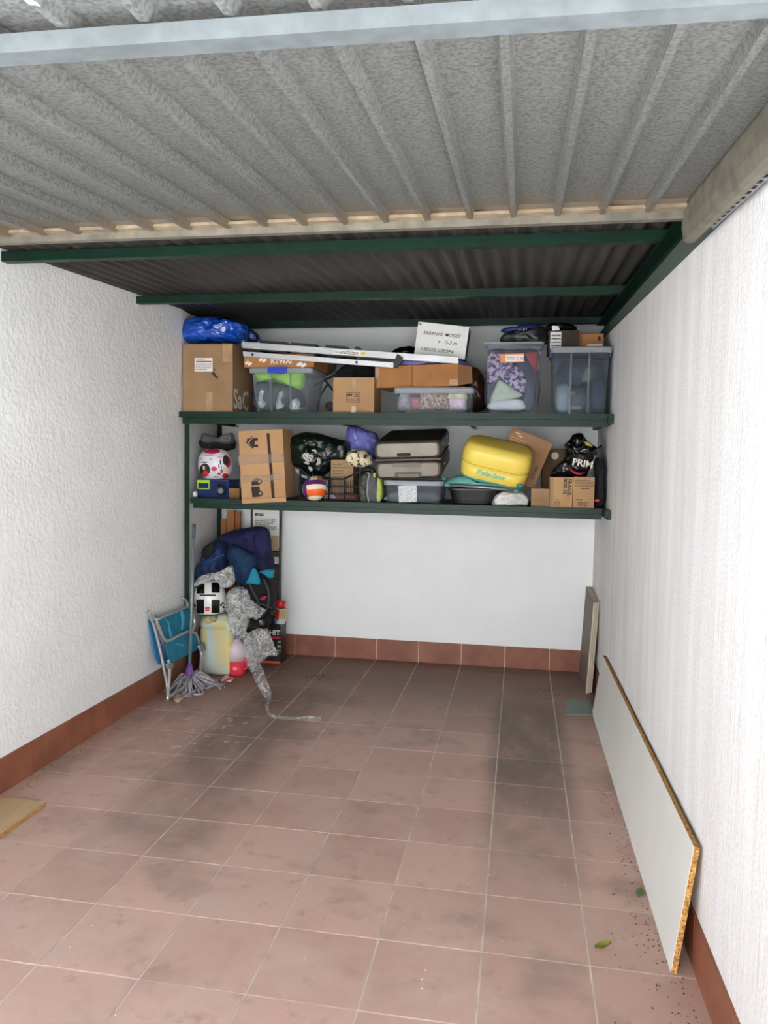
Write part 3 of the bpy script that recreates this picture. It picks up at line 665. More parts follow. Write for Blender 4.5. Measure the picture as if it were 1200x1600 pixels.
# purple cloth, white carton, dark bundles behind the ladder
put(inflate(bmesh.new(), pix([(617, 574), (624, 563), (660, 561), (700, 561), (727, 565), (737, 574), (732, 580), (715, 572), (680, 570), (640, 574)], 1.16), 0.20, 0.006, 20, 31, 7, ridge=0.012), 'cloth', mat('violet_cloth', (128, 126, 178), 0.8, 0, (96, 92, 150), 26, 0.4, 40), None, 'violet blue cloth bunched on the long brown box behind the ladder', 'cloth', smooth=True)
F = Fr(at(647, 553, 1.13), at(726, 562, 1.13), at(657, 503, 1.13)); F.h = (at(657, 503, 1.13)-at(647, 553, 1.13)).length
wc = carton('tilted box with a white handwritten front, standing behind the ladder rail', F, 0.16, mat('grey_carton', (104, 94, 84), 0.8, 0, (88, 80, 70), 9), tape=False)
decal(F, 0.0, 1.0, 0.0, 1.0, 'white_front', PAPER, wc, 0.0016)
for s, a, b2, z in (('SÁBANAS', 0.12, 0.64, 0.031), ('MOISÉS', 0.55, 0.64, 0.031), ('+', 0.42, 0.40, 0.036), ('0-3 m', 0.56, 0.40, 0.036), ('VARIOS,', 0.10, 0.14, 0.031), ('C/ROPA', 0.44, 0.14, 0.031)):
    text(s, 'handwriting', wc, INK, F.p(a, b2), F.r, F.u, z, shear=0.3, d=0.0026, bold=0.0002)
decal(F, 0.02, 0.07, 0.90, 0.97, 'tape_corner', mat('grey_tape', (150, 148, 140), 0.4), wc, 0.0026)
put(inflate(bmesh.new(), pix([(610, 557), (618, 546), (632, 542), (650, 543), (655, 552), (650, 562), (625, 566)], 1.40), 0.16, 0.006, 14, 33, 7, ridge=0.015), 'plastic_bag', BLACKBAG, None, 'small black plastic bag peeping up behind the ladder left of the white box', 'bag', smooth=True)
st = thing('pushchair_frame', 'black folded pushchair frame lying behind the ladder and the small stamped box', 'pushchair', at(540, 600, 1.35))
put(inflate(bmesh.new(), pix([(522, 590), (530, 578), (545, 568), (570, 566), (590, 570), (590, 592), (560, 600), (535, 600)], 1.50), 0.16, 0.008, 16, 35, 7, ridge=0.02), 'folded_fabric', BLACKF, st, smooth=True)
for p in ([(490, 603), (515, 590), (548, 574)], [(505, 590), (514, 602), (524, 616)], [(524, 582), (545, 577), (572, 576)], [(496, 640), (500, 620), (512, 600)]):
    put(tube(bmesh.new(), pix(p, 1.47), 0.008, 8, 4), 'frame_tube', BLACK, st, smooth=True)
put(lathe(bmesh.new(), [(0.028, -0.014), (0.034, -0.008), (0.034, 0.008), (0.028, 0.014)], at(516, 634.5, 1.47), 16, Matrix.Rotation(math.radians(90), 3, 'X')), 'wheel', BLACK, st)
put(inflate(bmesh.new(), pix([(488, 566), (505, 562), (524, 566), (522, 580), (505, 588), (490, 586)], 1.50), 0.14, 0.006, 18, 36, 7, ridge=0.015), 'paper_bag', mat('brown_paper', (104, 78, 56), 0.8, 0, (70, 52, 38), 14, 0.4, 40), None, 'crumpled brown paper bag right of the flat printed box, under the ladder', 'bag', smooth=True)
put(inflate(bmesh.new(), pix([(722, 640), (721, 605), (727, 585), (738, 574), (750, 578), (757, 596), (758, 640)], 1.50), 0.22, 0.008, 16, 37, 8, ridge=0.02), 'bag', mat('glossy_brown', (84, 52, 30), 0.3, 0, (46, 28, 18), 10, 0.4, 30), None, 'dark brown glossy bag between low clear box and tall clothes box', 'bag', smooth=True, zmin=ZT+0.001)
# tall clear box full of clothes
Yt = 1.0; zT = Z(802, 534, Yt)
tT = tub('tall clear open box of folded clothes with an orange price label', X(754, 590, Yt), X(850, 590, Yt), ZT, zT, Yt, 0.36, 0.022, lid=False, ribs=())
Fl = Fr(at(782, 567, Yt+0.012), at(819, 566, Yt+0.012), at(781, 553.5, Yt+0.012)); decal(Fl, 0, 1, 0, 1, 'price_label', mat('orange_label', (226, 140, 92), 0.6), tT, 0.006); plb = bpy.data.objects['price_label']; decal(Fl, 0.22, 0.97, 0.12, 0.82, 'price_label_panel', PAPER, plb, 0.0075)
text('2,99', 'price', plb, RED, Fl.p(0.66, 0.22), Fl.r, Fl.u, 0.03, d=0.009); lines(Fl, 0.26, 0.6, 0.25, 0.7, 3, 'label_print', GINK, plb, 0.009, 5)
cl = [([(766, 640), (767, 628), (800, 624), (815, 625), (820, 640)], (226, 224, 230), None, 'white folded cloth at the bottom of the tall clothes box', 1.092),
      ([(766, 626), (773, 606), (781, 593), (800, 606), (817, 617), (800, 624), (775, 628)], (196, 208, 186), None, 'pale green folded corner of cloth in the tall clothes box', 1.085),
      ([(762, 600), (762, 570), (771, 558), (800, 566), (822, 588), (820, 612), (806, 610), (780, 592)], (202, 178, 206), (58, 54, 104), 'pink and navy patterned garment in middle of tall clothes box', 1.075),
      ([(800, 570), (822, 560), (838, 566), (838, 600), (834, 640), (818, 640), (822, 600)], (44, 58, 88), (36, 46, 70), 'dark blue jeans at right side of tall clothes box', 1.10),
      ([(818, 552), (838, 550), (841, 560), (839, 582), (832, 578), (824, 562)], (176, 44, 62), (150, 36, 54), 'red garment at upper right of tall clothes box', 1.09),
      ([(762, 572), (762, 556), (771, 549), (784, 556), (780, 570)], (226, 190, 206), (64, 58, 96), 'pink spotted garment at upper left of tall clothes box', 1.085),
      ([(762, 556), (770, 546), (800, 548), (830, 546), (842, 552), (838, 566), (780, 566)], (70, 68, 112), (48, 50, 84), 'navy garment on top behind the price label in tall clothes box', 1.16)]
for k, (pts, c, c2, lb, y) in enumerate(cl):
    m = mat('clothes_%s' % 'abcdefg'[k], c, 0.85, 0, c2, 38 if k in (2, 5) else 9, 0.35, 40, lo=0.46, hi=0.54)
    put(inflate(bmesh.new(), pix(pts, y), 0.07 if k != 6 else 0.2, 0.004, 22, k+40, 6, ridge=0.008), 'garment', m, None, lb, 'garment', smooth=True, zmin=ZT+0.006)
put(inflate(bmesh.new(), pix([(762, 638), (762, 575), (790, 562), (838, 570), (835, 638)], 1.21), 0.16, 0.006, 14, 49, 6), 'garment', mat('clothes_h', (70, 74, 96), 0.85, 0, (50, 52, 70), 9, 0.3, 40), None, 'slate blue pile of clothes at the back of the tall clothes box', 'garment', smooth=True, zmin=ZT+0.006)
# lidded grey clear box by the right wall
Yr = 1.0; zR = Z(906, 541, Yr)
tR = tub('grey clear lidded box with dark blue side latches next to the right wall', X(858.5, 590, Yr)+0.004, min(X(956.5, 590, Yr), 0.636), ZT, zR, Yr, 0.42, 0.016, CLEARG, ribs=(0.32, 0.64))
for x in (X(859.5, 560, Yr), X(955, 560, Yr)-0.006): put(bx(x-0.003, x+0.010, Yr+0.06, Yr+0.14, zR-0.06, zR-0.005), 'latch', mat('latch_blue', (30, 34, 110), 0.4), tR, bevel=0.003)
ins = [([(870, 640), (869, 606), (888, 602), (889, 640)], (208, 212, 210), (160, 168, 170), 'shiny silver packet at left in the grey lidded box', 1.06, 0.05), ([(890, 640), (893, 614), (905, 608), (917, 618), (916, 640)], (120, 126, 130), (80, 86, 92), 'grey wrapped parcel in the middle of the grey lidded box', 1.09, 0.08),
       ([(875, 618), (890, 611), (905, 612), (916, 618), (900, 621), (880, 622)], (212, 186, 122), (180, 150, 90), 'yellowish roll of paper in the grey lidded box', 1.07, 0.03), ([(908, 598), (911, 582), (920, 574), (926, 584), (922, 596)], (186, 178, 150), (140, 136, 116), 'pale beige bundle upper middle of the grey lidded box', 1.11, 0.06),
       ([(926, 640), (925, 600), (932, 594), (943, 595), (945, 640)], (96, 106, 124), (70, 80, 96), 'blue grey rounded case at right in the grey lidded box', 1.07, 0.06), ([(868, 600), (872, 570), (900, 560), (940, 566), (944, 596), (910, 606)], (92, 98, 106), (60, 66, 74), 'dark grey clothing heap at the back of the grey lidded box', 1.2, 0.2),
       ([(880, 640), (880, 635), (907, 634), (907, 640)], (214, 190, 176), (190, 160, 150), 'pink beige ticket at bottom of the grey lidded box', 1.046, 0.012)]
for k, (pts, c, c2, lb, y, th) in enumerate(ins):
    put(inflate(bmesh.new(), pix(pts, y), th, 0.003, 20, k+60, 6, ridge=0.006), 'packet', mat('packet_%s' % 'abcdefg'[k], c, 0.45, 0, c2, 14, 0.3, 30), None, lb, 'packet', smooth=True, zmin=ZT+0.006)
# cartons and bag on and behind the clear boxes
F = Fr(V((X(857, 525, 1.16), 1.16, zR+0.001)), V((X(905, 525, 1.16), 1.16, zR+0.001)), V((X(857, 525, 1.16), 1.16, Z(880, 517, 1.16))))
dc = carton('dark brown cardboard box with white labels on the lidded grey box', F, 0.34, mat('dark_carton', (62, 42, 28), 0.7, 0, (46, 32, 22), 8), tape=False)
wl = decal(F, 0.06, 0.42, 0.03, 0.95, 'white_label', PAPER, dc); lines(F, 0.10, 0.40, 0.2, 0.9, 4, 'label_print', INK, wl, seed=12, fill=0.4)
put(inflate(bmesh.new(), pix([(850, 518), (856, 508), (880, 506), (895, 509), (902, 517), (880, 520)], 1.25), 0.20, 0.004, 16, 52, 7, ridge=0.01), 'plastic_bag', BLACKBAG, None, 'black plastic wrapping with white sticker on the dark brown box', 'bag', smooth=True)
put(prism(bmesh.new(), pix([(863, 516.5), (874.5, 515.5), (872.5, 509.5), (862.5, 509)], 1.135), V((0, 0.002, 0))), 'sticker', PAPER, col.objects[-1])
F = Fr(V((X(904, 530, 1.22), 1.22, zR+0.001)), V((X(943, 530, 1.22), 1.22, zR+0.001)), V((X(904, 530, 1.22), 1.22, Z(922, 522, 1.22))))
oc = carton('orange-brown cardboard box with small label near the right wall, on the grey box', F, 0.28, CARD2, tape=False)
wl = decal(F, 0.36, 0.96, 0.06, 0.42, 'white_label', PAPER, oc); lines(F, 0.40, 0.92, 0.1, 0.36, 2, 'label_print', INK, wl, seed=13)
poly(F, [(0.78, 0.6), (0.88, 0.6), (0.88, 0.85), (0.78, 0.85)], 'logo', DARKIN, oc)
o = thing('carrier_bag', 'blue and black carrier bag slumped on the back of tall clothes box', 'bag', at(815, 535, 1.24))
put(inflate(bmesh.new(), pix([(783, 535), (790, 520), (812, 514), (840, 510), (853, 514), (855, 538), (820, 540)], 1.24), 0.16, 0.006, 14, 55, 8, ridge=0.02), 'bag_body', mat('bag_grey', (60, 60, 64), 0.4, 0, (24, 24, 28), 14, 0.4, 30, lo=0.45, hi=0.55), o, smooth=True)
put(inflate(bmesh.new(), pix([(782, 517), (790, 512), (805, 511), (812, 508), (840, 507), (847, 514), (830, 521), (812, 522), (806, 514), (790, 520)], 1.20), 0.07, 0.003, 18, 56, 6), 'bag_top', mat('bag_blue', (20, 40, 130), 0.4, 0, (12, 26, 92), 12, 0.4, 30), o, smooth=True)
text('U', 'white_logo', o, WINK, at(817, 517, 1.155), V((0.9, 0, -0.3)), V((0.3, 0, 0.9)), 0.03, bold=0.001)

# ================================================================== BOTTOM DECK
# left end: small blue box, round printed bag, dark bundle
zB = ZBm
Yb = 1.13
bl = thing('lunch_box', 'small blue clear box with lime green handle clip at left end of lower shelf', 'box', at(332, 776, Yb))
put(bx(X(309, 765, Yb), X(357, 765, Yb), Yb, Yb+0.22, zB, Z(332, 751, Yb)), 'tub', clear('blue_clear', (130, 150, 210), (52, 70, 130), 0.45, 0.25), bl, bevel=0.008, seg=2)
for p, q in (((309, 750), (328, 754.5)), ((309, 754.7), (310.6, 764)), ((326.4, 754.7), (328, 764)), ((310.8, 762.8), (326.2, 764.2))):
    put(bx(X(p[0], 757, Yb), X(q[0], 757, Yb), Yb-0.010, Yb-0.001, Z(318, q[1], Yb), Z(318, p[1], Yb)), 'clip', mat('lime_plastic', (168, 208, 40), 0.4), bl)
put(bx(X(307, 757, Yb), X(358, 757, Yb), Yb-0.001, Yb+0.225, Z(332, 751.5, Yb), Z(332, 749.5, Yb)), 'lid', mat('navy_lid', (26, 40, 96), 0.4), bl)
o = thing('camping_lantern', 'small round black lantern standing before the blue clear box', 'lantern', at(345, 777, 1.09))
bm = bmesh.new(); lathe(bm, [(0.026, -0.02), (0.033, -0.014), (0.033, 0.012), (0.026, 0.018)], at(345, 766, 1.09), 18, Matrix.Rotation(math.radians(90), 3, 'X')); put(bm, 'housing', BLACK, o)
bm = bmesh.new(); lathe(bm, [(0.018, 0.0), (0.018, 0.003)], at(345, 767, 1.072), 16, Matrix.Rotation(math.radians(90), 3, 'X')); put(bm, 'lens', mat('smoky_lens', (120, 124, 134), 0.15), o)
put(tube(bmesh.new(), pix([(341, 760), (342, 756), (345, 754.5), (348, 756), (349, 760)], 1.09), 0.004, 6, 3), 'hook', BLACK, o)
put(bx(X(358, 768, 1.14), X(374, 768, 1.14), 1.14, 1.24, zB, Z(365, 763, 1.14)), 'small_box', mat('ochre', (150, 108, 50), 0.7, 0, (120, 84, 38), 12), None, 'small ochre box between the blue clear box and house-print carton', 'box', bevel=0.004)
put(superell(bmesh.new(), at(305, 772, 1.11), (0.035, 0.035, 0.04), 0.7), 'ball', mat('off_white', (214, 214, 208), 0.5), None, 'small white ball by the left post of the lower shelf', 'ball', smooth=True)
zb1 = Z(332, 750, Yb)
o = thing('printed_ball', 'large round white bag with red and black prints on the blue clear box', 'ball', at(337, 750, 1.19))
c = at(336.5, 725.5, 1.20); PW = mat('glossy_white_print', (226, 222, 230), 0.3, 0, (206, 202, 214), 6, 0.2, 12)
bm = bmesh.new(); superell(bm, c, (0.245, 0.21, 0.228), 0.8, 0.9, nu=40, nv=24); put(bm, 'ball_body', PW, o, smooth=True)
def onball(bm, cc, size, px, py, rx, ry, e=0.8, lift=0.003, n=18, rot=0.0):
    """a print that follows the front of a superellipsoid"""
    def pt(x, y):
        d = ray(x, y); lo, hi = 0.0, None; t0 = (cc.y-size[1]/2-0.02-CAM.y)/d.y; best = None
        for k in range(160):
            t = t0 + k*0.0025/abs(d.y)*1.0; p = CAM + d*t; q = p-cc
            f = (abs(q.x/(size[0]/2+lift))**(2/0.9)+abs(q.y/(size[1]/2+lift))**(2/0.9))**(0.9/e)+abs(q.z/(size[2]/2+lift))**(2/e)
            if f <= 1.0: return p
        return CAM + d*t0
    cv = bm.verts.new(pt(px, py)); prev = [cv]; rings = []
    for k in (0.5, 1.0):
        rings.append([bm.verts.new(pt(px + k*(rx*math.cos(a)*math.cos(rot)-ry*math.sin(a)*math.sin(rot)), py + k*(rx*math.cos(a)*math.sin(rot)+ry*math.sin(a)*math.cos(rot)))) for a in [2*math.pi*i/n for i in range(n)]])
    for i in range(n):
        bm.faces.new((cv, rings[0][i], rings[0][(i+1) % n])); bm.faces.new((rings[0][i], rings[1][i], rings[1][(i+1) % n], rings[0][(i+1) % n]))
    return bm
sz = (0.245, 0.21, 0.228)
for px, py, rx, ry, m, lf, nm in ((320, 734.5, 8.4, 10.5, INK, 0.003, 'black_oval'), (321, 739.5, 4.4, 4.2, RED, 0.005, 'red_print'), (318.5, 731, 1.8, 3.6, mat('cream_print', (214, 190, 140), 0.6), 0.005, 'cream_print'), (334.5, 732.5, 4.6, 3.6, RED, 0.003, 'red_blot'), (342.5, 740.2, 2.8, 1.9, RED, 0.003, 'red_blot'), (352, 743.5, 5, 4, RED, 0.003, 'red_rose'), (331, 705, 13, 4.2, mat('raspberry', (172, 30, 60), 0.5), 0.003, 'red_top'),
        (356, 722, 4.0, 8.5, mat('raspberry', (0, 0, 0)), 0.003, 'red_edge'), (352.5, 719, 4.6, 8.0, INK, 0.005, 'black_patch'), (351, 733.5, 3.6, 4.4, mat('cream_print', (0, 0, 0)), 0.007, 'cream_print'), (344.5, 722, 1.2, 4.2, INK, 0.005, 'ink_stroke'), (346.5, 736, 2.2, 3.0, GINK, 0.005, 'print_patch'), (344, 714, 5.0, 0.8, mat('pink_print', (214, 130, 150), 0.6), 0.004, 'pink_line'), (326, 742, 0.8, 3.0, mat('pink_print', (0, 0, 0)), 0.004, 'pink_line'), (319, 722.3, 5.6, 1.0, INK, 0.003, 'small_lettering'), (329, 717, 2.4, 0.6, GINK, 0.003, 'small_lettering'), (315, 717, 2.0, 0.6, GINK, 0.003, 'small_lettering'), (342, 728, 0.9, 3.4, INK, 0.003, 'ink_stroke'), (346, 730, 0.7, 2.6, INK, 0.003, 'ink_stroke'), (327, 711, 9, 0.7, GINK, 0.003, 'print_line'), (337, 744.5, 4.6, 0.5, GINK, 0.003, 'print_line')):
    put(onball(bmesh.new(), c, sz, px, py, rx, ry, lift=lf), nm, m, o, smooth=True)
put(inflate(bmesh.new(), pix([(316, 698), (316, 688), (324, 692), (334, 690), (345, 690), (364, 686), (366, 700), (352, 704), (330, 701)], 1.42), 0.2, 0.008, 14, 71, 7, ridge=0.02), 'clothes_bundle', mat('dark_plum', (34, 24, 34), 0.8, 0, (20, 20, 30), 9, 0.3, 40), None, 'dark plum bundle of clothes behind the round printed bag', 'clothes', smooth=True)
put(inflate(bmesh.new(), pix([(317, 691), (317, 677), (330, 686), (345, 685), (362, 676), (367, 682), (364, 692), (340, 694)], 1.36), 0.10, 0.005, 14, 72, 7, ridge=0.015), 'plastic_bag', clear('grey_film', (190, 190, 190), (130, 130, 130), 0.4, 0.3, 0.5, 30), None, 'grey translucent plastic bag above the dark bundle in left corner', 'bag', smooth=True)
# tall house-print carton
Yh = 1.040
F = Fr(at(377.8, 780.5, Yh), at(446.6, 778.0, Yh), at(367, 675, Yh)); F.h = (at(367, 675, Yh)-at(377.8, 780.5, Yh)).length
dz_ = zB+0.002-F.p(1, 0).z if F.p(1, 0).z < F.p(0, 0).z else zB+0.002-F.p(0, 0).z
hc = carton('tall cardboard box with house and lorry symbols and a dark stripe, tilted on lower shelf', F, 0.24, mat('kraft_light', (190, 148, 104), 0.75, 0, (178, 136, 94), 5, 0.06, 120), tape=False)
put(prism(bmesh.new(), pix([(378.6, 787), (447, 784), (446.6, 777.5), (377.8, 780)], Yh-0.018), V((0, 0.004, 0))), 'hanging_flap', mat('kraft_light', (0, 0, 0)), hc)
F.o.z += 0
def ppoly(pts, nm, m, d=0.0018): put(prism(bmesh.new(), [p + F.n*d for p in [at(x, y, Yh) for x, y in pts]], F.n*-0.0006), nm, m, hc)
ppoly([(416.5, 677), (421, 676.7), (429.5, 778.5), (425, 779)], 'stripe', DARKIN)
ppoly([(389, 692), (394.5, 685), (403, 684), (403, 688.5), (398, 689), (398, 694.5), (403.5, 694.5), (403.5, 698.5), (395, 699)], 'house_symbol', DARKIN)
ppoly([(384.2, 691.5), (393.5, 681.5), (394.6, 682.8), (386.2, 691.8), (396.5, 700.2), (395.3, 701.3)], 'house_symbol', DARKIN)
ppoly([(386, 685.5), (389.5, 685.2), (389.8, 688.5), (386.3, 691)], 'house_symbol', DARKIN)
ppoly([(392.5, 760.5), (405.5, 759.5), (407.5, 776), (394.5, 777)], 'lorry_symbol', DARKIN)
ppoly([(393, 758.8), (393.3, 752), (399, 747.2), (404, 746.6), (405.2, 758)], 'lorry_symbol', DARKIN)
for cx, cy in ((405.5, 752.5), (407, 771)):
    ppoly([(cx+4.3*math.cos(t), cy+4.3*math.sin(t)) for t in [k*math.pi/7 for k in range(14)]], 'lorry_wheel', DARKIN, 0.0024); ppoly([(cx+2.3*math.cos(t), cy+2.3*math.sin(t)) for t in [k*math.pi/7 for k in range(14)]], 'lorry_wheel_hub', CARD, 0.003)
SHT = clear('shiny_tape', (246, 240, 232), (230, 222, 210), 0.12, 0.08, 1.0, 60)
ppoly([(372, 712), (443, 708), (444, 722), (373, 727)], 'tape', SHT, 0.0034); ppoly([(375, 744), (445, 740), (445.5, 749), (376, 754)], 'tape', SHT, 0.0034)
# crate and its contents
Yk = 1.16
cr = thing('plastic_crate', 'black slatted plastic crate holding bags, behind the volleyball', 'crate', at(512, 786, Yk+0.18))
x0, x1 = X(467, 765, Yk), X(564, 765, Yk); zc0 = zB+0.001; zt = Z(515, 735, Yk); zm = Z(515, 747, Yk); dK = 0.36; CRATE = mat('crate_black', (10, 10, 12), 0.6, spec=0.25)
def grille(y, th=0.006):
    bm = bmesh.new(); fx = lambda px: X(px, 765, Yk)
    for px in (467, 561): box(bm, fx(px), fx(px)+0.014, y, y+0.012, zc0, zt)
    box(bm, x0+0.014, x1-0.014, y, y+0.010, zc0, zc0+0.012); box(bm, fx(487), fx(538), y, y+0.010, zm-0.012, zm)
    for p, q in (((470, zt-0.004), (488, zm-0.004)), ((537, zm-0.004), (561, zt-0.004))): bar(bm, V((fx(p[0]), y+0.005, p[1])), V((fx(q[0]), y+0.005, q[1])), 0.010, 0.012)
    for py in (760, 772): box(bm, x0+0.014, x1-0.014, y+0.001, y+0.008, Z(515, py, Yk)-0.0045, Z(515, py, Yk)+0.0045)
    for px in (490, 514, 538): box(bm, fx(px)-0.006, fx(px)+0.006, y+0.0005, y+0.0075, zc0+0.012, zm-0.012)
    k = x0+0.024
    while k < x1-0.02: box(bm, k-0.0013, k+0.0013, y+0.003, y+0.006, zc0+0.012, zm-0.012); k += 0.0115
    return bm
put(grille(Yk), 'front_grille', CRATE, cr); put(grille(Yk+dK), 'back_grille', CRATE, cr)
for xx in (x0, x1-0.008):
    bm = bmesh.new()
    for k in range(8): box(bm, xx, xx+0.008, Yk+0.013+k*0.042, Yk+0.030+k*0.042, zc0, zt)
    for z in (zc0, (zc0+zt)/2, zt-0.014): box(bm, xx+0.0085, xx+0.013, Yk+0.013, Yk+dK-0.001, z, z+0.012)
    put(bm, 'side_grille', CRATE, cr)
put(bx(x0+0.015, x1-0.015, Yk+0.013, Yk+dK-0.002, zc0+0.0005, zc0+0.006), 'crate_floor', CRATE, cr)
F = Fr(V((X(517, 740, 1.22), 1.22, zB+0.012)), V((X(552, 740, 1.22), 1.22, zB+0.012)), V((X(517, 740, 1.22), 1.22, Z(535, 719, 1.22))))
kc = carton('small kraft box with printed panels standing in the black crate', F, 0.20, CARD3, tape=False); lines(F, 0.08, 0.92, 0.55, 0.95, 5, 'print', GINK, kc, seed=15, fill=0.4)
put(inflate(bmesh.new(), pix([(526, 783), (527, 772), (545, 769), (558, 772), (558, 783)], 1.212), 0.05, 0.004, 20, 75, 6), 'cloth', mat('dusty_rose', (160, 92, 88), 0.8, 0, (130, 74, 72), 12, 0.3, 40), None, 'dusty rose cloth at the bottom of the black crate', 'cloth', smooth=True, zmin=ZBm+0.010)
put(inflate(bmesh.new(), pix([(506, 783), (506, 752), (514, 748), (516, 770), (526, 776), (526, 783)], 1.20), 0.06, 0.004, 20, 76, 6), 'plastic_bag', mat('white_film', (206, 204, 208), 0.35, 0, (180, 178, 184), 12, 0.4, 30), None, 'whitish plastic bag inside the crate right of the volleyball', 'bag', smooth=True, zmin=ZBm+0.010)
GB = thing('carrier_bag', 'dark green plastic bag with white net patches, slumped on the black crate', 'bag', at(490, 745, 1.35))
DG = crumple(mat('dark_green_film', (14, 34, 24), 0.3, 0, (8, 18, 14), 9, 0, 25, spec=0.5))
gbo = [(449, 712), (450, 694), (457, 682), (478, 676), (502, 678), (528, 686), (545, 692), (546, 716), (528, 720), (517, 736), (503, 744), (486, 738), (468, 732), (455, 726)]
put(inflate(bmesh.new(), pix(gbo, 1.34), 0.30, 0.010, 12, 80, 11, ridge=0.03), 'bag_body', DG, GB, smooth=True)
NET = mat('white_net', (206, 200, 196), 0.6, 0, (60, 60, 58), 170, 0.2, 60, lo=0.5, hi=0.56)
for cx, cy, rx, ry, yy in ((481, 714, 9.5, 12.5, 1.19), (490, 706, 5.5, 4, 1.195), (496, 720.5, 6.2, 7, 1.20), (486, 731, 4, 5.5, 1.215)):
    put(inflate(bmesh.new(), [at(cx+rx*math.cos(t), cy+ry*math.sin(t), yy) for t in [k*math.pi/5 for k in range(10)]], 0.03, 0.002, 30, 81, 5), 'net_patch', NET, GB, smooth=True)
put(tube(bmesh.new(), pix([(463, 733), (470, 742), (484, 747), (500, 747)], 1.18), 0.012, 8, 4), 'gathered_hem', mat('pale_film', (150, 150, 158), 0.35), GB, smooth=True)
text('B', 'yellow_mark', GB, mat('mustard', (150, 132, 56), 0.6), at(474, 692, 1.195), V((1, 0, 0)), V((0, 0.2, 1)).normalized(), 0.03)
# volleyball
vb = thing('volleyball', 'purple, orange and cream volleyball at the edge of the lower shelf', 'ball', at(491, 785, 1.065))
rb = 0.0845; vc = V((X(491.5, 765, 1.065), 1.065, zB+rb+0.001))
PUR = mat('ball_purple', (92, 34, 104), 0.45, 0, None, 9, 0.2, 200); ORA = mat('ball_orange', (228, 96, 28), 0.45, 0, None, 9, 0.2, 200); CRE = mat('ball_cream', (232, 216, 186), 0.45, 0, None, 9, 0.2, 200)
bmP = {k: bmesh.new() for k in 'poc'}
bm = bmesh.new(); bmesh.ops.create_uvsphere(bm, u_segments=120, v_segments=80, radius=rb); Rv = Matrix.Rotation(math.radians(-8), 3, 'Y') @ Matrix.Rotation(math.radians(-14), 3, 'X')
for f in bm.faces:
    q = (Rv.inverted() @ f.calc_center_median())/rb
    if q.x < -0.62: k = 'p' if q.x > -0.84 or q.z > 0.3 else 'c'
    elif q.z > 0.52: k = 'c' if -0.15 < q.x < 0.42 else ('o' if q.x >= 0.42 else 'p')
    elif q.z > 0.12: k = 'p'
    elif q.z > -0.26: k = 'c' if q.x > -0.42 else 'p'
    elif q.z > -0.76: k = 'o' if q.x > -0.45 else 'p'
    else: k = 'c'
    vs = [bmP[k].verts.new(v.co+vc) for v in f.verts]; bmP[k].faces.new(vs)
bm.free()
for k, m, nm in (('p', PUR, 'purple_panels'), ('o', ORA, 'orange_panels'), ('c', CRE, 'cream_panels')):
    bmesh.ops.remove_doubles(bmP[k], verts=bmP[k].verts, dist=1e-5); put(bmP[k], nm, m, vb, smooth=True)
# violet bag, floral bag, backpack
put(inflate(bmesh.new(), pix([(544, 706), (543, 668), (556, 666), (574, 672), (590, 680), (592, 705), (585, 718), (555, 716)], 1.42), 0.18, 0.008, 16, 85, 9, ridge=0.025), 'plastic_bag', crumple(mat('violet_film', (118, 118, 188), 0.3, 0, (92, 90, 164), 8, 0, 22), 20), None, 'violet plastic bag stuffed under the upper shelf left of the suitcase', 'bag', smooth=True, zmin=ZBm+0.001)
FLO = mat('floral_cloth', (222, 208, 172), 0.8, 0, (52, 50, 40), 36, 0.3, 40, lo=0.52, hi=0.58)
put(inflate(bmesh.new(), pix([(541, 716), (545, 706), (556, 701), (570, 703), (580, 712), (583, 724), (574, 731), (556, 729), (545, 726)], 1.24), 0.16, 0.006, 18, 86, 8, ridge=0.02), 'cloth_bag', FLO, None, 'cream and black floral cloth bag on crate corner below violet bag', 'bag', smooth=True)
bp = thing('backpack', 'grey and lime green backpack standing between crate and suitcase', 'backpack', at(580, 788, 1.15))
put(inflate(bmesh.new(), pix([(567, 786), (563, 770), (563, 750), (570, 739), (580, 737), (591, 740), (596, 752), (597, 772), (592, 786), (580, 788)], 1.16), 0.20, 0.003, 14, 88, 9, power=3.2), 'body', mat('pack_grey', (92, 92, 98), 0.8, 0, (76, 76, 82), 20, 0.3, 150), bp, smooth=True, zmin=ZBm+0.001)
put(inflate(bmesh.new(), pix([(592, 741), (597, 750), (599, 766), (597, 780), (591, 787), (589, 775), (590, 752)], 1.11), 0.10, 0.002, 14, 89, 7), 'lime_panel', mat('pack_lime', (158, 178, 52), 0.7, 0, (186, 190, 120), 16, 0.2, 100), bp, smooth=True, zmin=ZBm+0.001)
put(inflate(bmesh.new(), pix([(565, 784), (562, 765), (564, 748), (571, 741), (574, 750), (573, 770), (574, 786)], 1.08), 0.05, 0.003, 20, 90, 7, ridge=0.006), 'mesh_pocket', mat('pack_mesh', (44, 46, 40), 0.7, 0, (90, 92, 70), 60, 0.3, 90, lo=0.5, hi=0.6), bp, smooth=True, zmin=ZBm+0.001)
put(tube(bmesh.new(), pix([(576, 785), (574, 768), (575, 750), (577, 741), (574, 738)], 1.055), 0.003, 6, 4), 'piping', mat('pale_piping', (186, 188, 180), 0.6), bp, smooth=True)
put(tube(bmesh.new(), pix([(570, 741), (566, 733), (575, 730), (584, 733), (585, 740)], 1.18), 0.007, 6, 4), 'carry_loop', BLACKF, bp, smooth=True)
put(bx(X(583, 744, 1.05), X(586.5, 744, 1.05), 1.052, 1.06, Z(584, 746, 1.05), Z(584, 739, 1.05)), 'tag', mat('pack_tag', (158, 178, 52), 0.7), bp)
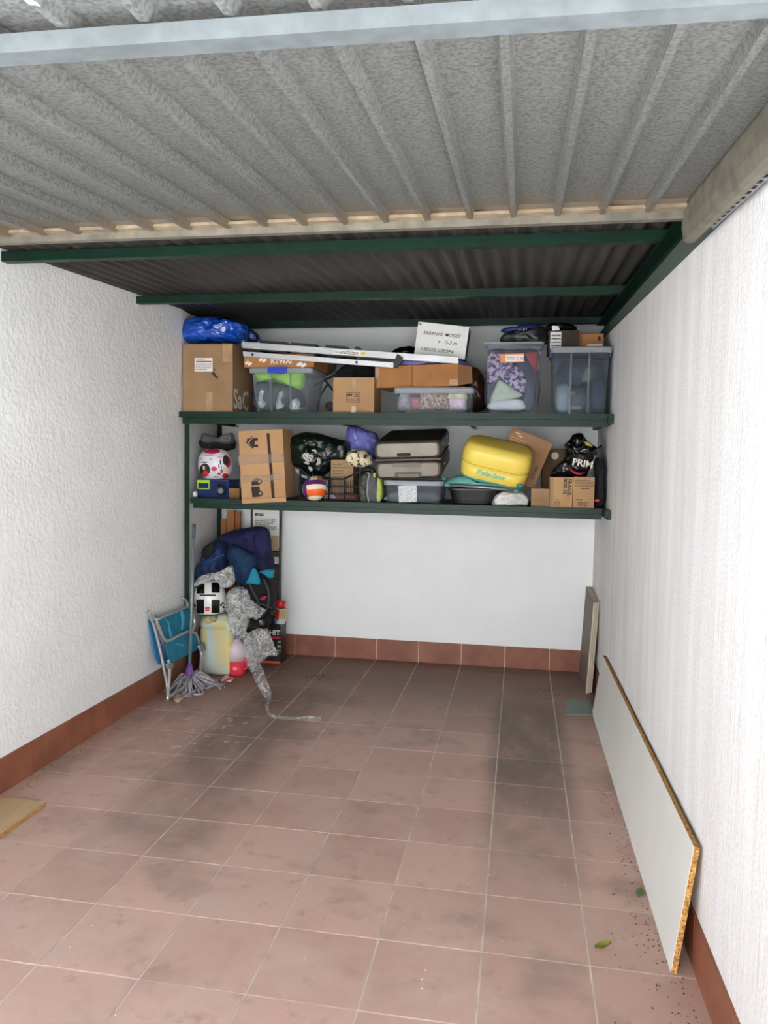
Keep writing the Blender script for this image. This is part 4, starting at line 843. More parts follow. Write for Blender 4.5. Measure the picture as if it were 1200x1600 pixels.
# clear box with a paper label, suitcase on it
Yq = 1.06
zq = Z(645, 751, Yq)
tq = tub('shallow grey clear box with a white paper sheet, under the suitcase', X(598, 770, Yq), X(693, 770, Yq), zB, zq, Yq, 0.42, 0.010, CLEARG, ribs=(), lidh=0.018)
Fq = Fr(at(623.5, 785, Yq+0.018), at(652, 784, Yq+0.018), at(624, 759, Yq+0.018)); decal(Fq, 0, 1, 0, 1, 'paper_sheet', mat('speckled_paper', (220, 220, 220), 0.7, 0, (176, 178, 180), 70), tq, 0.010)
put(inflate(bmesh.new(), pix([(604, 783), (606, 772), (616, 766), (640, 765), (680, 768), (684, 783)], 1.24), 0.24, 0.006, 14, 93, 6), 'cloth', mat('pale_grey_cloth', (168, 168, 162), 0.8, 0, (128, 130, 130), 9, 0.3, 40), None, 'pale grey cloth inside the shallow box under the suitcase', 'cloth', smooth=True, zmin=ZBm+0.006)
su = thing('suitcase', 'champagne grey hard shell suitcase lying on its side on the shallow clear box', 'suitcase', at(640, 750, 1.3))
A = at(586.5, 750.5, 1.05); B = at(691, 748.5, 1.05); Hs = (at(582, 690, 1.05)-at(588, 750, 1.05)).length
tilt = math.radians(9.5); th = math.atan2(B.z-A.z, B.x-A.x)
Rs = Matrix.Rotation(-th, 3, 'Y') @ Matrix.Rotation(tilt, 3, 'X')
Ws = (B-A).length; Ds = 0.62; A.z = zq+0.002
SHELL = mat('champagne_shell', (112, 106, 97), 0.34, 0.7, (100, 94, 86), 5); EDGE = mat('dark_shell', (66, 58, 50), 0.4, 0.3)
cen = lambda a, d, b2: A + Rs @ V((a*Ws, d, b2*Hs))
def srect(d, a0, a1, b0, b1, r, n=5):
    pts = []
    for qa, qb, s in ((a1-r, b1-r, 0), (a0+r, b1-r, 90), (a0+r, b0+r, 180), (a1-r, b0+r, 270)):
        for k in range(n+1):
            t = math.radians(s+90*k/n); pts.append(A + Rs @ V((qa+r*math.cos(t), d, qb+r*math.sin(t))))
    return pts
def half(b0, b1, m, nm):
    bm = bmesh.new(); z0, z1 = b0*Hs, b1*Hs; r = 0.038
    loft(bm, [srect(0.0, 0.018, Ws-0.018, z0+0.012, z1-0.012, r), srect(0.006, 0.006, Ws-0.006, z0+0.004, z1-0.004, r), srect(0.022, 0, Ws, z0, z1, r), srect(Ds-0.022, 0, Ws, z0, z1, r), srect(Ds, 0.02, Ws-0.02, z0+0.015, z1-0.015, r)], True, True)
    return put(bm, nm, m, su, smooth=False)
half(0.0, 0.475, EDGE, 'lower_shell'); half(0.525, 1.0, EDGE, 'upper_shell')
for b0, b1, nm in ((0.03, 0.455, 'lower_face'), (0.545, 0.97, 'upper_face')):
    bm = bmesh.new(); z0, z1 = b0*Hs, b1*Hs
    loft(bm, [srect(-0.010, 0.026, Ws-0.026, z0+0.012, z1-0.012, 0.026), srect(-0.006, 0.014, Ws-0.014, z0+0.004, z1-0.004, 0.032), srect(0.003, 0.008, Ws-0.008, z0+0.000, z1-0.000, 0.036)], True, True)
    put(bm, nm, SHELL, su, smooth=False)
bm = bmesh.new(); loft(bm, [srect(0.008, 0.004, Ws-0.004, 0.477*Hs, 0.523*Hs, 0.004), srect(Ds-0.01, 0.004, Ws-0.004, 0.477*Hs, 0.523*Hs, 0.004)], True, True); put(bm, 'zip_band', mat('zip_brown', (92, 78, 70), 0.6), su)
def sb(a0, a1, b0, b1, d0, d1, nm, m, r=0.008):
    bm = bmesh.new(); loft(bm, [srect(d0, a0*Ws, a1*Ws, b0*Hs, b1*Hs, r), srect(d1, a0*Ws, a1*Ws, b0*Hs, b1*Hs, r)], True, True); return put(bm, nm, m, su)
sb(0.35, 0.55, 0.60, 0.68, -0.014, -0.0105, 'nameplate', DARKIN, 0.003)
sb(0.27, 0.70, 0.32, 0.43, -0.020, -0.0105, 'top_handle', mat('taupe_handle', (112, 102, 94), 0.5), 0.014)
sb(0.30, 0.70, 0.05, 0.19, -0.0125, -0.0102, 'handle_recess', EDGE, 0.014); sb(0.345, 0.665, 0.055, 0.145, -0.020, -0.013, 'trolley_grip', mat('taupe_handle', (0, 0, 0)), 0.012)
for d, b2 in ((0.16, 0.80), (0.44, 0.84), (0.18, 0.28)):
    bm = bmesh.new(); lathe(bm, [(0.009, 0.0), (0.009, 0.004)], A + Rs @ V((Ws+0.0005, d, b2*Hs)), 10, Rs @ Matrix.Rotation(math.radians(90), 3, 'Y')); put(bm, 'stud', STEEL, su)
# basin, folded chair, yellow cooler, white bag
bs = thing('basin', 'black plastic washing-up basin under the folded chair and yellow cooler', 'basin', at(736, 789, 1.25))
xb0, xb1 = X(699, 770, 1.06), X(778, 770, 1.06); zb = Z(736, 764, 1.06); cxb = (xb0+xb1)/2
rr = lambda e, z, yy=0.0: rrect(cxb, 1.06+0.19, (xb1-xb0)+2*e, 0.36+2*e, 0.07, z)
bm = bmesh.new(); loft(bm, [rr(-0.034, zB+0.001), rr(-0.028, zB+0.006), rr(-0.006, zb-0.012), rr(0.004, zb-0.010), rr(0.004, zb), rr(-0.008, zb), rr(-0.034, zB+0.010)], True, True)
put(bm, 'basin_body', BLACK, bs, smooth=False)
bm = bmesh.new(); loft(bm, [rr(-0.0225, zB+0.032), rr(-0.0195, zB+0.034), rr(-0.0185, zB+0.040), rr(-0.0205, zB+0.042)], False, False); put(bm, 'moulded_band', BLACK, bs)
fc = thing('folding_chair', 'turquoise folding chair with grey tubes, folded flat beneath the yellow cooler', 'chair', at(755, 763, 1.2))
TEAL = mat('teal_plastic', (30, 116, 124), 0.5); TURQ = mat('turquoise_fabric', (108, 176, 168), 0.7, 0, (84, 156, 150), 12, 0.3, 60)
put(tube(bmesh.new(), pix([(697, 757.5), (760, 762), (809, 766.5)], 1.045), 0.0085, 8), 'tube', STEEL, fc, smooth=True)
put(tube(bmesh.new(), pix([(692, 747.5), (735, 751), (790, 757)], 1.17), 0.0085, 8), 'tube', STEEL, fc, smooth=True)
put(tube(bmesh.new(), pix([(694, 752), (735, 757), (800, 762)], 1.34), 0.0085, 8), 'tube', STEEL, fc, smooth=True)
for x, y, yy in ((694, 748, 1.165), (699, 757.5, 1.04), (806, 767, 1.04), (812, 759, 1.10), (690, 754, 1.16)):
    put(superell(bmesh.new(), at(x, y, yy), (0.036, 0.03, 0.026), 0.5), 'joint', TEAL, fc, smooth=True)
put(inflate(bmesh.new(), pix([(698, 756), (702, 748), (716, 743), (728, 744), (740, 753), (770, 758), (800, 758), (810, 763), (760, 761)], 1.2), 0.24, 0.004, 14, 95, 6), 'fabric', TURQ, fc, smooth=True)
co = thing('cool_box', 'bright yellow rounded cool box with turquoise lettering, tilted on the lower shelf', 'cool box', at(776, 760, 1.22))
YEL = mat('yellow_plastic', (243, 216, 96), 0.42, 0, (238, 208, 86), 3, 0.08, 200)
cc = at(775.5, 721, 1.20); al = math.radians(12.5)
Rc = Matrix.Rotation(al, 3, 'Y') @ Matrix.Rotation(math.radians(20), 3, 'X')
Wc, Dc, Hc = 0.462, 0.30, 0.255
def crr(wx, dy, z, r, n=6): return [cc + Rc @ p for p in rrect(0, 0, wx, dy, r, z, n)]
seam = -0.006
bm = bmesh.new(); loft(bm, [crr(Wc-0.10, Dc-0.10, -Hc/2, 0.08), crr(Wc-0.055, Dc-0.055, -Hc/2+0.006, 0.09), crr(Wc-0.022, Dc-0.022, -Hc/2+0.028, 0.10), crr(Wc-0.012, Dc-0.012, -Hc/2+0.06, 0.105), crr(Wc-0.006, Dc-0.006, seam-0.004, 0.11)], True, True)
put(bm, 'body', YEL, co, smooth=True)
bm = bmesh.new(); loft(bm, [crr(Wc, Dc, seam, 0.11), crr(Wc+0.004, Dc+0.004, seam+0.012, 0.112), crr(Wc, Dc, Hc/2-0.062, 0.11), crr(Wc-0.014, Dc-0.014, Hc/2-0.036, 0.105), crr(Wc-0.045, Dc-0.045, Hc/2-0.014, 0.09), crr(Wc-0.09, Dc-0.09, Hc/2-0.003, 0.07), crr(Wc-0.14, Dc-0.14, Hc/2, 0.05)], True, True)
put(bm, 'lid', YEL, co, smooth=True)
bm = bmesh.new(); loft(bm, [crr(Wc-0.09, Dc-0.09, -Hc/2-0.006, 0.08), crr(Wc-0.04, Dc-0.04, -Hc/2+0.004, 0.09), crr(Wc-0.019, Dc-0.019, -Hc/2+0.024, 0.10), crr(Wc-0.018, Dc-0.018, -Hc/2+0.029, 0.10)], True, True); put(bm, 'base_trim', TURQ, co, smooth=True)
text('Polarbox', 'lettering', co, mat('turquoise_print', (70, 190, 176), 0.5), cc + Rc @ V((-0.110, -Dc/2+0.001, -0.062)), Rc @ V((1, 0, 0)), Rc @ V((0, 0.0, 1)), 0.053, shear=0.35, bold=0.0008, d=0.004)
put(inflate(bmesh.new(), pix([(769, 788), (772, 776), (782, 769), (800, 768), (818, 770), (825, 778), (823, 790), (800, 791), (780, 791)], 1.13), 0.16, 0.006, 18, 97, 9, ridge=0.03), 'plastic_bag', crumple(mat('white_bag_film', (224, 222, 218), 0.4, 0, (200, 198, 194), 8, 0, 28), 20), None, 'crumpled white plastic bag between basin and small carton', 'bag', smooth=True, zmin=ZBm+0.001)
# right end: tilted thin carton, cartons, black bags
F = Fr(at(772, 738, 1.30), at(833.5, 763, 1.30), at(802.5, 669, 1.30))
tc_ = carton('flat brown cardboard box tilted on its corner behind the yellow cool box', F, 0.09, mat('kraft_brown', (158, 118, 82), 0.8, 0, (146, 108, 74), 5, 0.06, 120), tape=False)
decal(F, 0.10, 0.24, 0.93, 0.945, 'print', WINK, tc_); decal(F, 0.18, 0.30, 0.885, 0.90, 'print', WINK, tc_); lines(F, 0.06, 0.42, 0.66, 0.86, 4, 'faint_print', mat('faint_print', (184, 150, 118), 0.8), tc_, seed=18); 
lines(F, 0.84, 0.93, 0.16, 0.46, 7, 'printed_symbol', INK, tc_, seed=19, fill=0.55)
F = Fr(V((X(830, 780, 1.08), 1.08, zB)), V((X(858, 780, 1.08), 1.08, zB)), V((X(830, 780, 1.08), 1.08, Z(844, 764.5, 1.08))))
kb = carton('small kraft box right of the white plastic bag on the lower shelf', F, 0.14, CARD3, tape=False); lines(F, 0.1, 0.9, 0.3, 0.9, 6, 'print', GINK, kb, seed=20, fill=0.3)
Yx = 1.06
F = Fr(V((X(859, 770, Yx), Yx, zB)), V((X(894.5, 770, Yx), Yx, zB)), V((X(859, 770, Yx), Yx, Z(877, 746.5, Yx))))
k1 = carton('kraft box with sideways black lettering, left of the pair under the black bag', F, 0.30, mat('kraft_mid', (186, 146, 102), 0.8, 0, (172, 132, 90), 5, 0.06, 120), tape=False)
text('FRAGIL', 'sideways_lettering', k1, INK, F.p(0.78, 0.98), F.u*-1, F.r, 0.036, bold=0.001); text('BOX 12', 'sideways_lettering', k1, INK, F.p(0.60, 0.98), F.u*-1, F.r, 0.03, bold=0.0015); decal(F, 0.0, 0.16, 0.0, 1.0, 'edge_flap', CARD3, k1, 0.002)
decal(F, 0.22, 0.26, 0.05, 0.2, 'mark', GINK, k1); decal(F, 0.42, 0.46, 0.05, 0.2, 'mark', GINK, k1); lines(F, 0.25, 0.45, 0.05, 0.32, 3, 'mark', GINK, k1, seed=23)
F = Fr(V((X(895.5, 770, Yx), Yx, zB)), V((X(928.5, 770, Yx), Yx, zB)), V((X(895.5, 770, Yx), Yx, Z(912, 746, Yx))))
k2 = carton('kraft box with barcode and rows of print, right of the pair under the black bag', F, 0.30, CARD, tape=False)
decal(F, 0.05, 0.97, 0.715, 0.73, 'rule', INK, k2); lines(F, 0.06, 0.95, 0.78, 0.95, 3, 'print', GINK, k2, seed=24); lines(F, 0.35, 0.8, 0.62, 0.68, 1, 'print', INK, k2, seed=25); lines(F, 0.15, 0.72, 0.255, 0.285, 1, 'print', INK, k2, seed=26, fill=0.9)
bm = bmesh.new()
for k in range(12): a = 0.24+0.023*k; vs = [bm.verts.new(F.p(*q, 0.002)) for q in ((a, 0.06), (a+0.007+0.008*(k % 3 == 0), 0.06), (a+0.007+0.008*(k % 3 == 0), 0.21), (a, 0.21))]; bm.faces.new(vs)
put(bm, 'barcode', INK, k2); lines(F, 0.56, 0.70, 0.06, 0.21, 3, 'print', INK, k2, seed=27)
pb = thing('carrier_bag', 'black plastic carrier bag with large white lettering on the two kraft boxes', 'bag', at(900, 746, 1.2))
put(inflate(bmesh.new(), pix([(859, 745), (870, 726), (880, 714), (883, 700), (882, 694), (890, 686), (897, 678), (908, 677), (914, 686), (924, 693), (934, 700), (930, 715), (923, 730), (919, 745), (890, 746)], 1.22), 0.22, 0.008, 16, 101, 11, ridge=0.03), 'bag_body', BLACKBAG, pb, smooth=True)
put(tube(bmesh.new(), pix([(925, 712), (934, 703), (940, 696)], 1.16), 0.008, 8, 3), 'handle', BLACKBAG, pb, smooth=True)
put(inflate(bmesh.new(), pix([(911, 691), (918, 690), (924, 694), (926, 698), (917, 697)], 1.13), 0.02, 0.001, 20, 102, 5), 'yellow_patch', mat('olive_yellow', (150, 146, 52), 0.5), pb, smooth=True)
u = V((0.16, 0.25, 1)).normalized(); r = V((1, 0, -0.16)).normalized()
text('PRIM', 'white_lettering', pb, WINK, at(893.5, 726, 1.075), r, u, 0.062, bold=0.0016)
put(tube(bmesh.new(), pix([(889, 729), (896, 737), (906, 740), (914, 738)], 1.09), lambda t: 0.001+0.011*math.sin(math.pi*min(1, t+0.05)), 8, 4, 0.5), 'red_swoosh', mat('dark_red', (150, 24, 48), 0.5), pb, smooth=True)
put(prism(bmesh.new(), pix([(917, 745), (920, 745), (931, 713), (929, 711)], 1.085), V((0, 0.006, 0))), 'grey_strap', mat('strap_grey', (70, 70, 74), 0.6), pb)
o = thing('sports_bag', 'black upright bag squeezed between the kraft box and right wall', 'bag', at(934, 790, 1.25))
put(inflate(bmesh.new(), pix([(929.5, 790), (929, 740), (928, 722), (933, 714), (941, 722), (943, 745), (943, 790)], 1.20), 0.26, 0.002, 14, 104, 8), 'body', BLACKF, o, smooth=True, zmin=ZBm+0.001)
put(inflate(bmesh.new(), pix([(930, 784), (930, 780), (936, 780), (936, 784)], 1.075), 0.012, 0.001, 14, 105, 4), 'red_tab', RED, o, smooth=True)
F = Fr(V((X(848, 720, 1.55), 1.55, zB+0.10)), V((X(886, 720, 1.55), 1.55, zB+0.10)), V((X(848, 720, 1.55), 1.55, Z(867, 702, 1.55))))
F.o.z = zB
F = Fr(F.o, F.o+F.r*F.w, V((F.o.x, 1.55, Z(867, 702, 1.55))))
kb2 = carton('dull brown box with a pale ring mark, at the back behind black carrier bag', F, 0.20, mat('kraft_dull', (112, 86, 56), 0.8, 0, (98, 74, 48), 6), tape=False)
bm = bmesh.new(); lathe(bm, [(0.012, 0.0), (0.026, 0.0), (0.026, 0.001), (0.012, 0.001)], F.p(0.5, 0.88, 0.001), 16, Matrix.Rotation(math.radians(90), 3, 'X')); put(bm, 'ring_mark', WINK, kb2)

# ================================================================== FLOOR, LEFT CORNER
# tall carton with printed sheet, timber, dark box, tin
F = Fr(V((X(391, 900, 1.74), 1.74, 0.0)), V((X(436.5, 900, 1.74), 1.74, 0.0)), V((X(391, 900, 1.74), 1.74, 1.215)))
tk = carton('tall narrow printed carton with white text sheet, standing against back wall', F, 0.06, mat('dark_print', (66, 62, 56), 0.6, 0, (48, 46, 42), 8), flaps=False, tape=False)
ws = decal(F, 0.08, 0.98, 0.72, 0.995, 'white_sheet', PAPER, tk); text('BOLIA', 'heading', ws, INK, F.p(0.16, 0.925, 0.001), F.r, F.u, 0.026, bold=0.002); lines(F, 0.16, 0.88, 0.80, 0.915, 9, 'text_lines', GINK, ws, 0.003, 30, 0.4)
decal(F, 0.70, 0.97, 0.69, 0.80, 'tan_picture', mat('tan_print', (190, 160, 126), 0.7), tk, 0.002); decal(F, 0.80, 0.97, 0.615, 0.66, 'white_mark', PAPER, tk, 0.002); decal(F, 0.74, 0.96, 0.675, 0.70, 'green_picture', mat('olive_print', (78, 82, 44), 0.7), tk, 0.002)
lines(F, 0.84, 0.96, 0.48, 0.60, 8, 'text_lines', GINK, tk, 0.003, 31, 0.5); text('24', 'number', tk, WINK, F.p(0.80, 0.345), F.r, F.u, 0.06, bold=0.001); decal(F, 0.80, 0.96, 0.31, 0.335, 'white_mark', PAPER, tk, 0.002)
for k, (a, b2, yt, y) in enumerate(((345, 353, 811, 1.70), (354, 365, 797.5, 1.68), (365.3, 374.5, 799, 1.72))):
    bm = bmesh.new(); prism(bm, [V((X(a, 850, y), y, 0)), V((X(b2, 850, y), y, 0)), V((X(b2, 850, y), y, Z(360, yt, y))), V((X(a, 850, y), y, Z(360, yt, y)))], V((0, 0.03, 0)))
    put(bm, 'timber_batten', WOODC, None, ('short orange timber batten, leftmost of three in the back left corner', 'middle and tallest of three orange timber battens in back corner', 'right one of three orange timber battens in back left corner')[k], 'timber', 'timber battens in the back corner', bevel=0.002)
F = Fr(V((X(398, 1000, 1.56), 1.56, 0.0)), V((X(438.5, 1000, 1.56), 1.56, 0.0)), V((X(398, 1000, 1.56), 1.56, Z(420, 976, 1.56))))
db = carton('black box with white and red lettering on the floor beside back wall', F, 0.14, mat('black_print', (26, 24, 24), 0.4), flaps=True, tape=False)
text('HIT', 'white_lettering', db, WINK, F.p(0.56, 0.74), F.r, F.u, 0.055, bold=0.002); decal(F, 0.62, 0.99, 0.64, 0.70, 'red_band', RED, db, 0.002); text('R E S', 'red_lettering', db, WINK, F.p(0.88, 0.60), -F.u, F.r, 0.04); decal(F, 0.0, 1.0, 0.0, 0.055, 'orange_base', mat('orange_red', (206, 70, 40), 0.5), db, 0.002)
zdb = F.p(0, 1).z + 0.004
tin = thing('paint_tin', 'red, white and blue tin with a loose red lid, on the black box', 'tin', V((X(437, 970, 1.62), 1.62, zdb)))
tc0 = V((X(436.5, 960, 1.625), 1.625, zdb)); rt_ = 0.046; ht = Z(436, 950, 1.62)-zdb
ax = Matrix.Rotation(math.radians(6), 3, 'Y')
TW = mat('tin_white', (222, 222, 220), 0.35); put(lathe(bmesh.new(), [(rt_-0.002, 0), (rt_, 0.004), (rt_, ht-0.006), (rt_+0.002, ht-0.003), (rt_+0.002, ht), (rt_-0.006, ht-0.002)], tc0, 28, ax), 'can', TW, tin, smooth=True)
def band(a0, a1, z0, z1, m, nm):
    bm = bmesh.new(); n = 12; lo_, hi_ = [], []
    for k in range(n+1):
        a = math.radians(a0+(a1-a0)*k/n)
        for L_, z in ((lo_, z0(k/n) if callable(z0) else z0), (hi_, z1(k/n) if callable(z1) else z1)): L_.append(bm.verts.new(tc0 + ax @ V(((rt_+0.001)*math.cos(a), (rt_+0.001)*math.sin(a), z))))
    for k in range(n): bm.faces.new((lo_[k], lo_[k+1], hi_[k+1], hi_[k]))
    put(bm, nm, m, tin, smooth=True)
band(180, 275, lambda t: ht*(0.42-0.2*t), ht*0.97, RED, 'red_panel'); band(275, 350, lambda t: ht*0.36, ht*0.97, mat('tan_tin', (196, 168, 110), 0.5), 'tan_panel'); band(180, 260, lambda t: ht*(0.25-0.25*t), lambda t: ht*(0.42-0.2*t)*0.98, mat('blue_tin', (40, 110, 180), 0.4), 'blue_panel')
lc = V((X(437, 943, 1.61), 1.61, zdb+ht+0.002)); al2 = Matrix.Rotation(math.radians(5), 3, 'Y') @ Matrix.Rotation(math.radians(-14), 3, 'X')
put(lathe(bmesh.new(), [(0.030, 0.0), (0.041, 0.002), (0.040, 0.026), (0.043, 0.050), (0.040, 0.054), (0.02, 0.050)], lc+V((0, 0, 0.004)), 26, al2), 'lid', mat('red_tin', (200, 40, 44), 0.3), tin, smooth=True)
# black seat with navy covers piled on top
seat = thing('child_seat', 'black padded child car seat under the pile of navy clothes', 'car seat', V((-1.80, 1.40, 0)))
put(inflate(bmesh.new(), pix([(360, 1010), (362, 940), (380, 905), (405, 890), (424, 900), (430, 940), (422, 975), (412, 1000), (395, 1020)], 1.40), 0.26, 0.008, 10, 110, 9, ridge=0.015), 'padded_shell', BLACKF, seat, smooth=True)
put(inflate(bmesh.new(), pix([(384, 985), (384, 972), (400, 966), (420, 962), (427, 952), (430, 962), (424, 975), (405, 984)], 1.27), 0.05, 0.003, 14, 111, 6), 'seat_edge', BLACKBAG, seat, smooth=True)
put(inflate(bmesh.new(), pix([(406, 936), (410, 932), (417, 931), (415, 936), (410, 938)], 1.255), 0.015, 0.001, 14, 112, 4), 'red_tab', mat('crimson', (156, 20, 48), 0.6), seat, smooth=True)
for p in ([(388, 908), (396, 925), (404, 942), (402, 962)], [(412, 905), (420, 925), (418, 948), (408, 966)], [(384, 950), (396, 944), (410, 944), (424, 950)]):
    put(tube(bmesh.new(), pix(p, 1.262), 0.009, 6, 4, 0.4), 'harness_strap', mat('strap_charcoal', (58, 58, 62), 0.7), seat, smooth=True)
put(inflate(bmesh.new(), pix([(372, 1030), (375, 1000), (395, 985), (405, 1000), (402, 1032)], 1.38), 0.12, 0.006, 14, 113, 6, ridge=0.012), 'seat_base', mat('speckled_black', (40, 40, 42), 0.5, 0, (120, 120, 120), 70, 0.3, 60, lo=0.58, hi=0.66), seat, smooth=True)
NAVY = crumple(mat('navy_cloth', (24, 25, 74), 0.85, 0, (17, 18, 58), 6), 9, 0.6, 0.03); TN = crumple(mat('petrol_cloth', (8, 46, 84), 0.8, 0, (7, 38, 72), 6), 9, 0.5, 0.03); CY = mat('cyan_cloth', (24, 146, 172), 0.75, 0, (18, 128, 156), 9, 0.25, 60)
jk = thing('navy_jacket', 'navy padded jacket with turquoise hem draped over the pile', 'jacket', at(395, 900, 1.45))
put(inflate(bmesh.new(), pix([(338, 846), (346, 836), (362, 829), (385, 825), (405, 823), (417, 826), (421, 838), (423, 858), (427, 880), (428, 898), (418, 900), (404, 897), (394, 884), (378, 868), (356, 860)], 1.46), 0.24, 0.008, 8, 115, 12, ridge=0.035), 'body', NAVY, jk, smooth=True)
put(inflate(bmesh.new(), pix([(398, 838), (408, 826), (418, 829), (423, 845), (421, 862), (412, 871), (402, 866), (397, 855)], 1.35), 0.08, 0.003, 12, 116, 7), 'sleeve', NAVY, jk, smooth=True)
put(inflate(bmesh.new(), pix([(404, 890), (416, 889), (428, 890), (428.5, 898), (426, 903), (412, 903), (403, 898)], 1.37), 0.06, 0.002, 12, 117, 6), 'turquoise_hem', CY, jk, smooth=True)
jk2 = thing('petrol_jacket', 'petrol blue garment with a bright turquoise corner hanging in front of the navy jacket', 'jacket', at(380, 910, 1.3))
put(inflate(bmesh.new(), pix([(356, 862), (362, 850), (378, 856), (396, 866), (403, 878), (399, 890), (391, 906), (384, 914), (372, 908), (362, 890)], 1.29), 0.12, 0.005, 10, 118, 10, ridge=0.018), 'body', TN, jk2, smooth=True)
put(inflate(bmesh.new(), [at(x, y, 1.245) for x, y in ((384, 911), (389, 901), (395, 887), (400, 889), (403, 896), (407.5, 912), (400, 913.5), (391, 912))], 0.05, 0.001, 14, 119, 6, sub=3), 'turquoise_corner', CY, jk2, smooth=True)
rk = thing('rucksack', 'dark blue rucksack with black side mesh, left of the navy jacket', 'backpack', at(330, 905, 1.25))
put(inflate(bmesh.new(), pix([(304, 908), (304, 893), (312, 884), (320, 866), (330, 848), (342, 844), (354, 848), (356, 866), (352, 886), (362, 900), (352, 912), (326, 914)], 1.30), 0.22, 0.006, 10, 120, 12, ridge=0.032), 'body', crumple(mat('rucksack_blue', (14, 46, 92), 0.75, 0, (10, 30, 68), 8), 12, 0.7, 0.03), rk, smooth=True)
put(inflate(bmesh.new(), pix([(315, 868), (318, 856), (330, 848), (336, 850), (333, 864), (322, 874)], 1.20), 0.05, 0.002, 12, 121, 6), 'mesh_side', BLACKF, rk, smooth=True)
put(tube(bmesh.new(), pix([(310, 892), (322, 880), (338, 872), (350, 866)], 1.19), 0.007, 6, 4, 0.5), 'strap', mat('strap_blue', (18, 72, 124), 0.7), rk, smooth=True)
put(tube(bmesh.new(), pix([(363, 918), (368, 908), (374, 912), (372, 922), (366, 924)], 1.16), 0.0022, 6, 4), 'cord', BLACK, rk, smooth=True)
# jerrycan with helmet on top
Yj = 1.12
jc = thing('jerrycan', 'large translucent jerrycan streaked with dried yellow foam, under the helmet', 'jerrycan', V((-2.06, 1.22, 0)))
JM = mat('stained_milky_plastic', (186, 194, 190), 0.45, 0, (206, 190, 122), 7, 0.5, 22, stretch=(1.6, 1.6, 0.35), lo=0.48, hi=0.62)
xa, xb = X(309, 1010, Yj), X(361, 1010, Yj); zj = Z(335, 962, Yj)
jr = lambda e, z: rrect((xa+xb)/2, Yj+0.13, (xb-xa)+2*e, 0.25+2*e, 0.045, z)
bm = bmesh.new(); loft(bm, [jr(-0.02, 0.001), jr(-0.004, 0.012), jr(0, 0.03), jr(0, zj-0.11), jr(-0.004, zj-0.105), jr(-0.004, zj-0.095), jr(0, zj-0.09), jr(-0.002, zj-0.05), jr(-0.016, zj-0.02), jr(-0.045, zj)], True, True)
put(bm, 'canister', JM, jc, smooth=True)
bm = bmesh.new(); superell(bm, V((X(327, 975, Yj), Yj+0.05, zj-0.03)), (0.12, 0.12, 0.07), 0.8); 
for v in bm.verts: v.co += crump(v.co, 30, 4)*0.012
put(bm, 'dried_foam', mat('dried_foam', (200, 186, 128), 0.9, 0, (124, 124, 92), 26, 0.8, 60), jc, smooth=True)
put(tube(bmesh.new(), [V(((xa+xb)/2, Yj+0.10, zj-0.01)), V(((xa+xb)/2, Yj+0.12, zj+0.02)), V(((xa+xb)/2, Yj+0.18, zj+0.02)), V(((xa+xb)/2, Yj+0.21, zj-0.01))], 0.012, 8, 4), 'grip', JM, jc, smooth=True)
hm = thing('helmet', 'white open face helmet with black squares and checker stickers, on the jerrycan', 'helmet', at(328, 962, 1.2))
hc_ = at(328, 938, 1.19); hs = (0.232, 0.24, 0.306)
bm = bmesh.new(); superell(bm, hc_, hs, 0.92, 0.95, nu=40, nv=26)
zcut = Z(328, 960, 1.1)
bmesh.ops.bisect_plane(bm, geom=bm.verts[:]+bm.edges[:]+bm.faces[:], plane_co=V((0, 0, zcut)), plane_no=V((0, 0, -1)), clear_outer=True)
bmesh.ops.holes_fill(bm, edges=[e for e in bm.edges if e.is_boundary])
put(bm, 'shell', mat('gloss_white', (232, 230, 226), 0.2, 0, None, 5), hm, smooth=True)
def hel(px, py, rx, ry, nm, m, lift=0.002, sq=True):
    bm = bmesh.new(); n = 8
    def pt(x, y):
        d = ray(x, y); t = (hc_.y-0.16-CAM.y)/d.y
        for k in range(170):
            p = CAM+d*t; q = p-hc_
            f = (abs(q.x/(hs[0]/2+lift))**(2/0.95)+abs(q.y/(hs[1]/2+lift))**(2/0.95))**(0.95/0.92)+abs(q.z/(hs[2]/2+lift))**(2/0.92)
            if f <= 1: return p
            t += 0.001
        return p
    g0 = [[bm.verts.new(pt(px-rx+2*rx*i/n, py-ry+2*ry*j/n)) for i in range(n+1)] for j in range(n+1)]
    for j in range(n):
        for i in range(n): bm.faces.new((g0[j][i], g0[j][i+1], g0[j+1][i+1], g0[j+1][i]))
    put(bm, nm, m, hm, smooth=True)
GBK = mat('gloss_black', (14, 14, 16), 0.25)
for x, y, a, b2 in ((313.5, 920, 6, 7.5), (337, 918, 6.5, 8), (313, 947.5, 6, 11), (337, 947.5, 6.5, 10.5)): hel(x, y, a, b2, 'black_square', GBK)
hel(324.5, 930, 12.5, 1.3, 'vent_slot', BLACK, 0.003)
for x, y in ((345.5, 945.5), (349, 948.5), (352, 945), (348, 942.5), (302, 944), (304.5, 947)): hel(x, y, 1.5, 1.5, 'checker', GBK, 0.003)
hel(324, 950, 3.6, 1.3, 'red_lettering', RED, 0.003); hel(324, 953.5, 3.2, 1.1, 'red_lettering', RED, 0.003)
bm = bmesh.new(); pts = [hc_+V((hs[0]/2*0.80*math.cos(t), -hs[1]/2*0.80*math.sin(t), zcut-hc_.z-0.002)) for t in [math.pi*k/16 for k in range(17)]]; tube(bm, pts, 0.006, 8); put(bm, 'edge_trim', BLACK, hm, smooth=True)
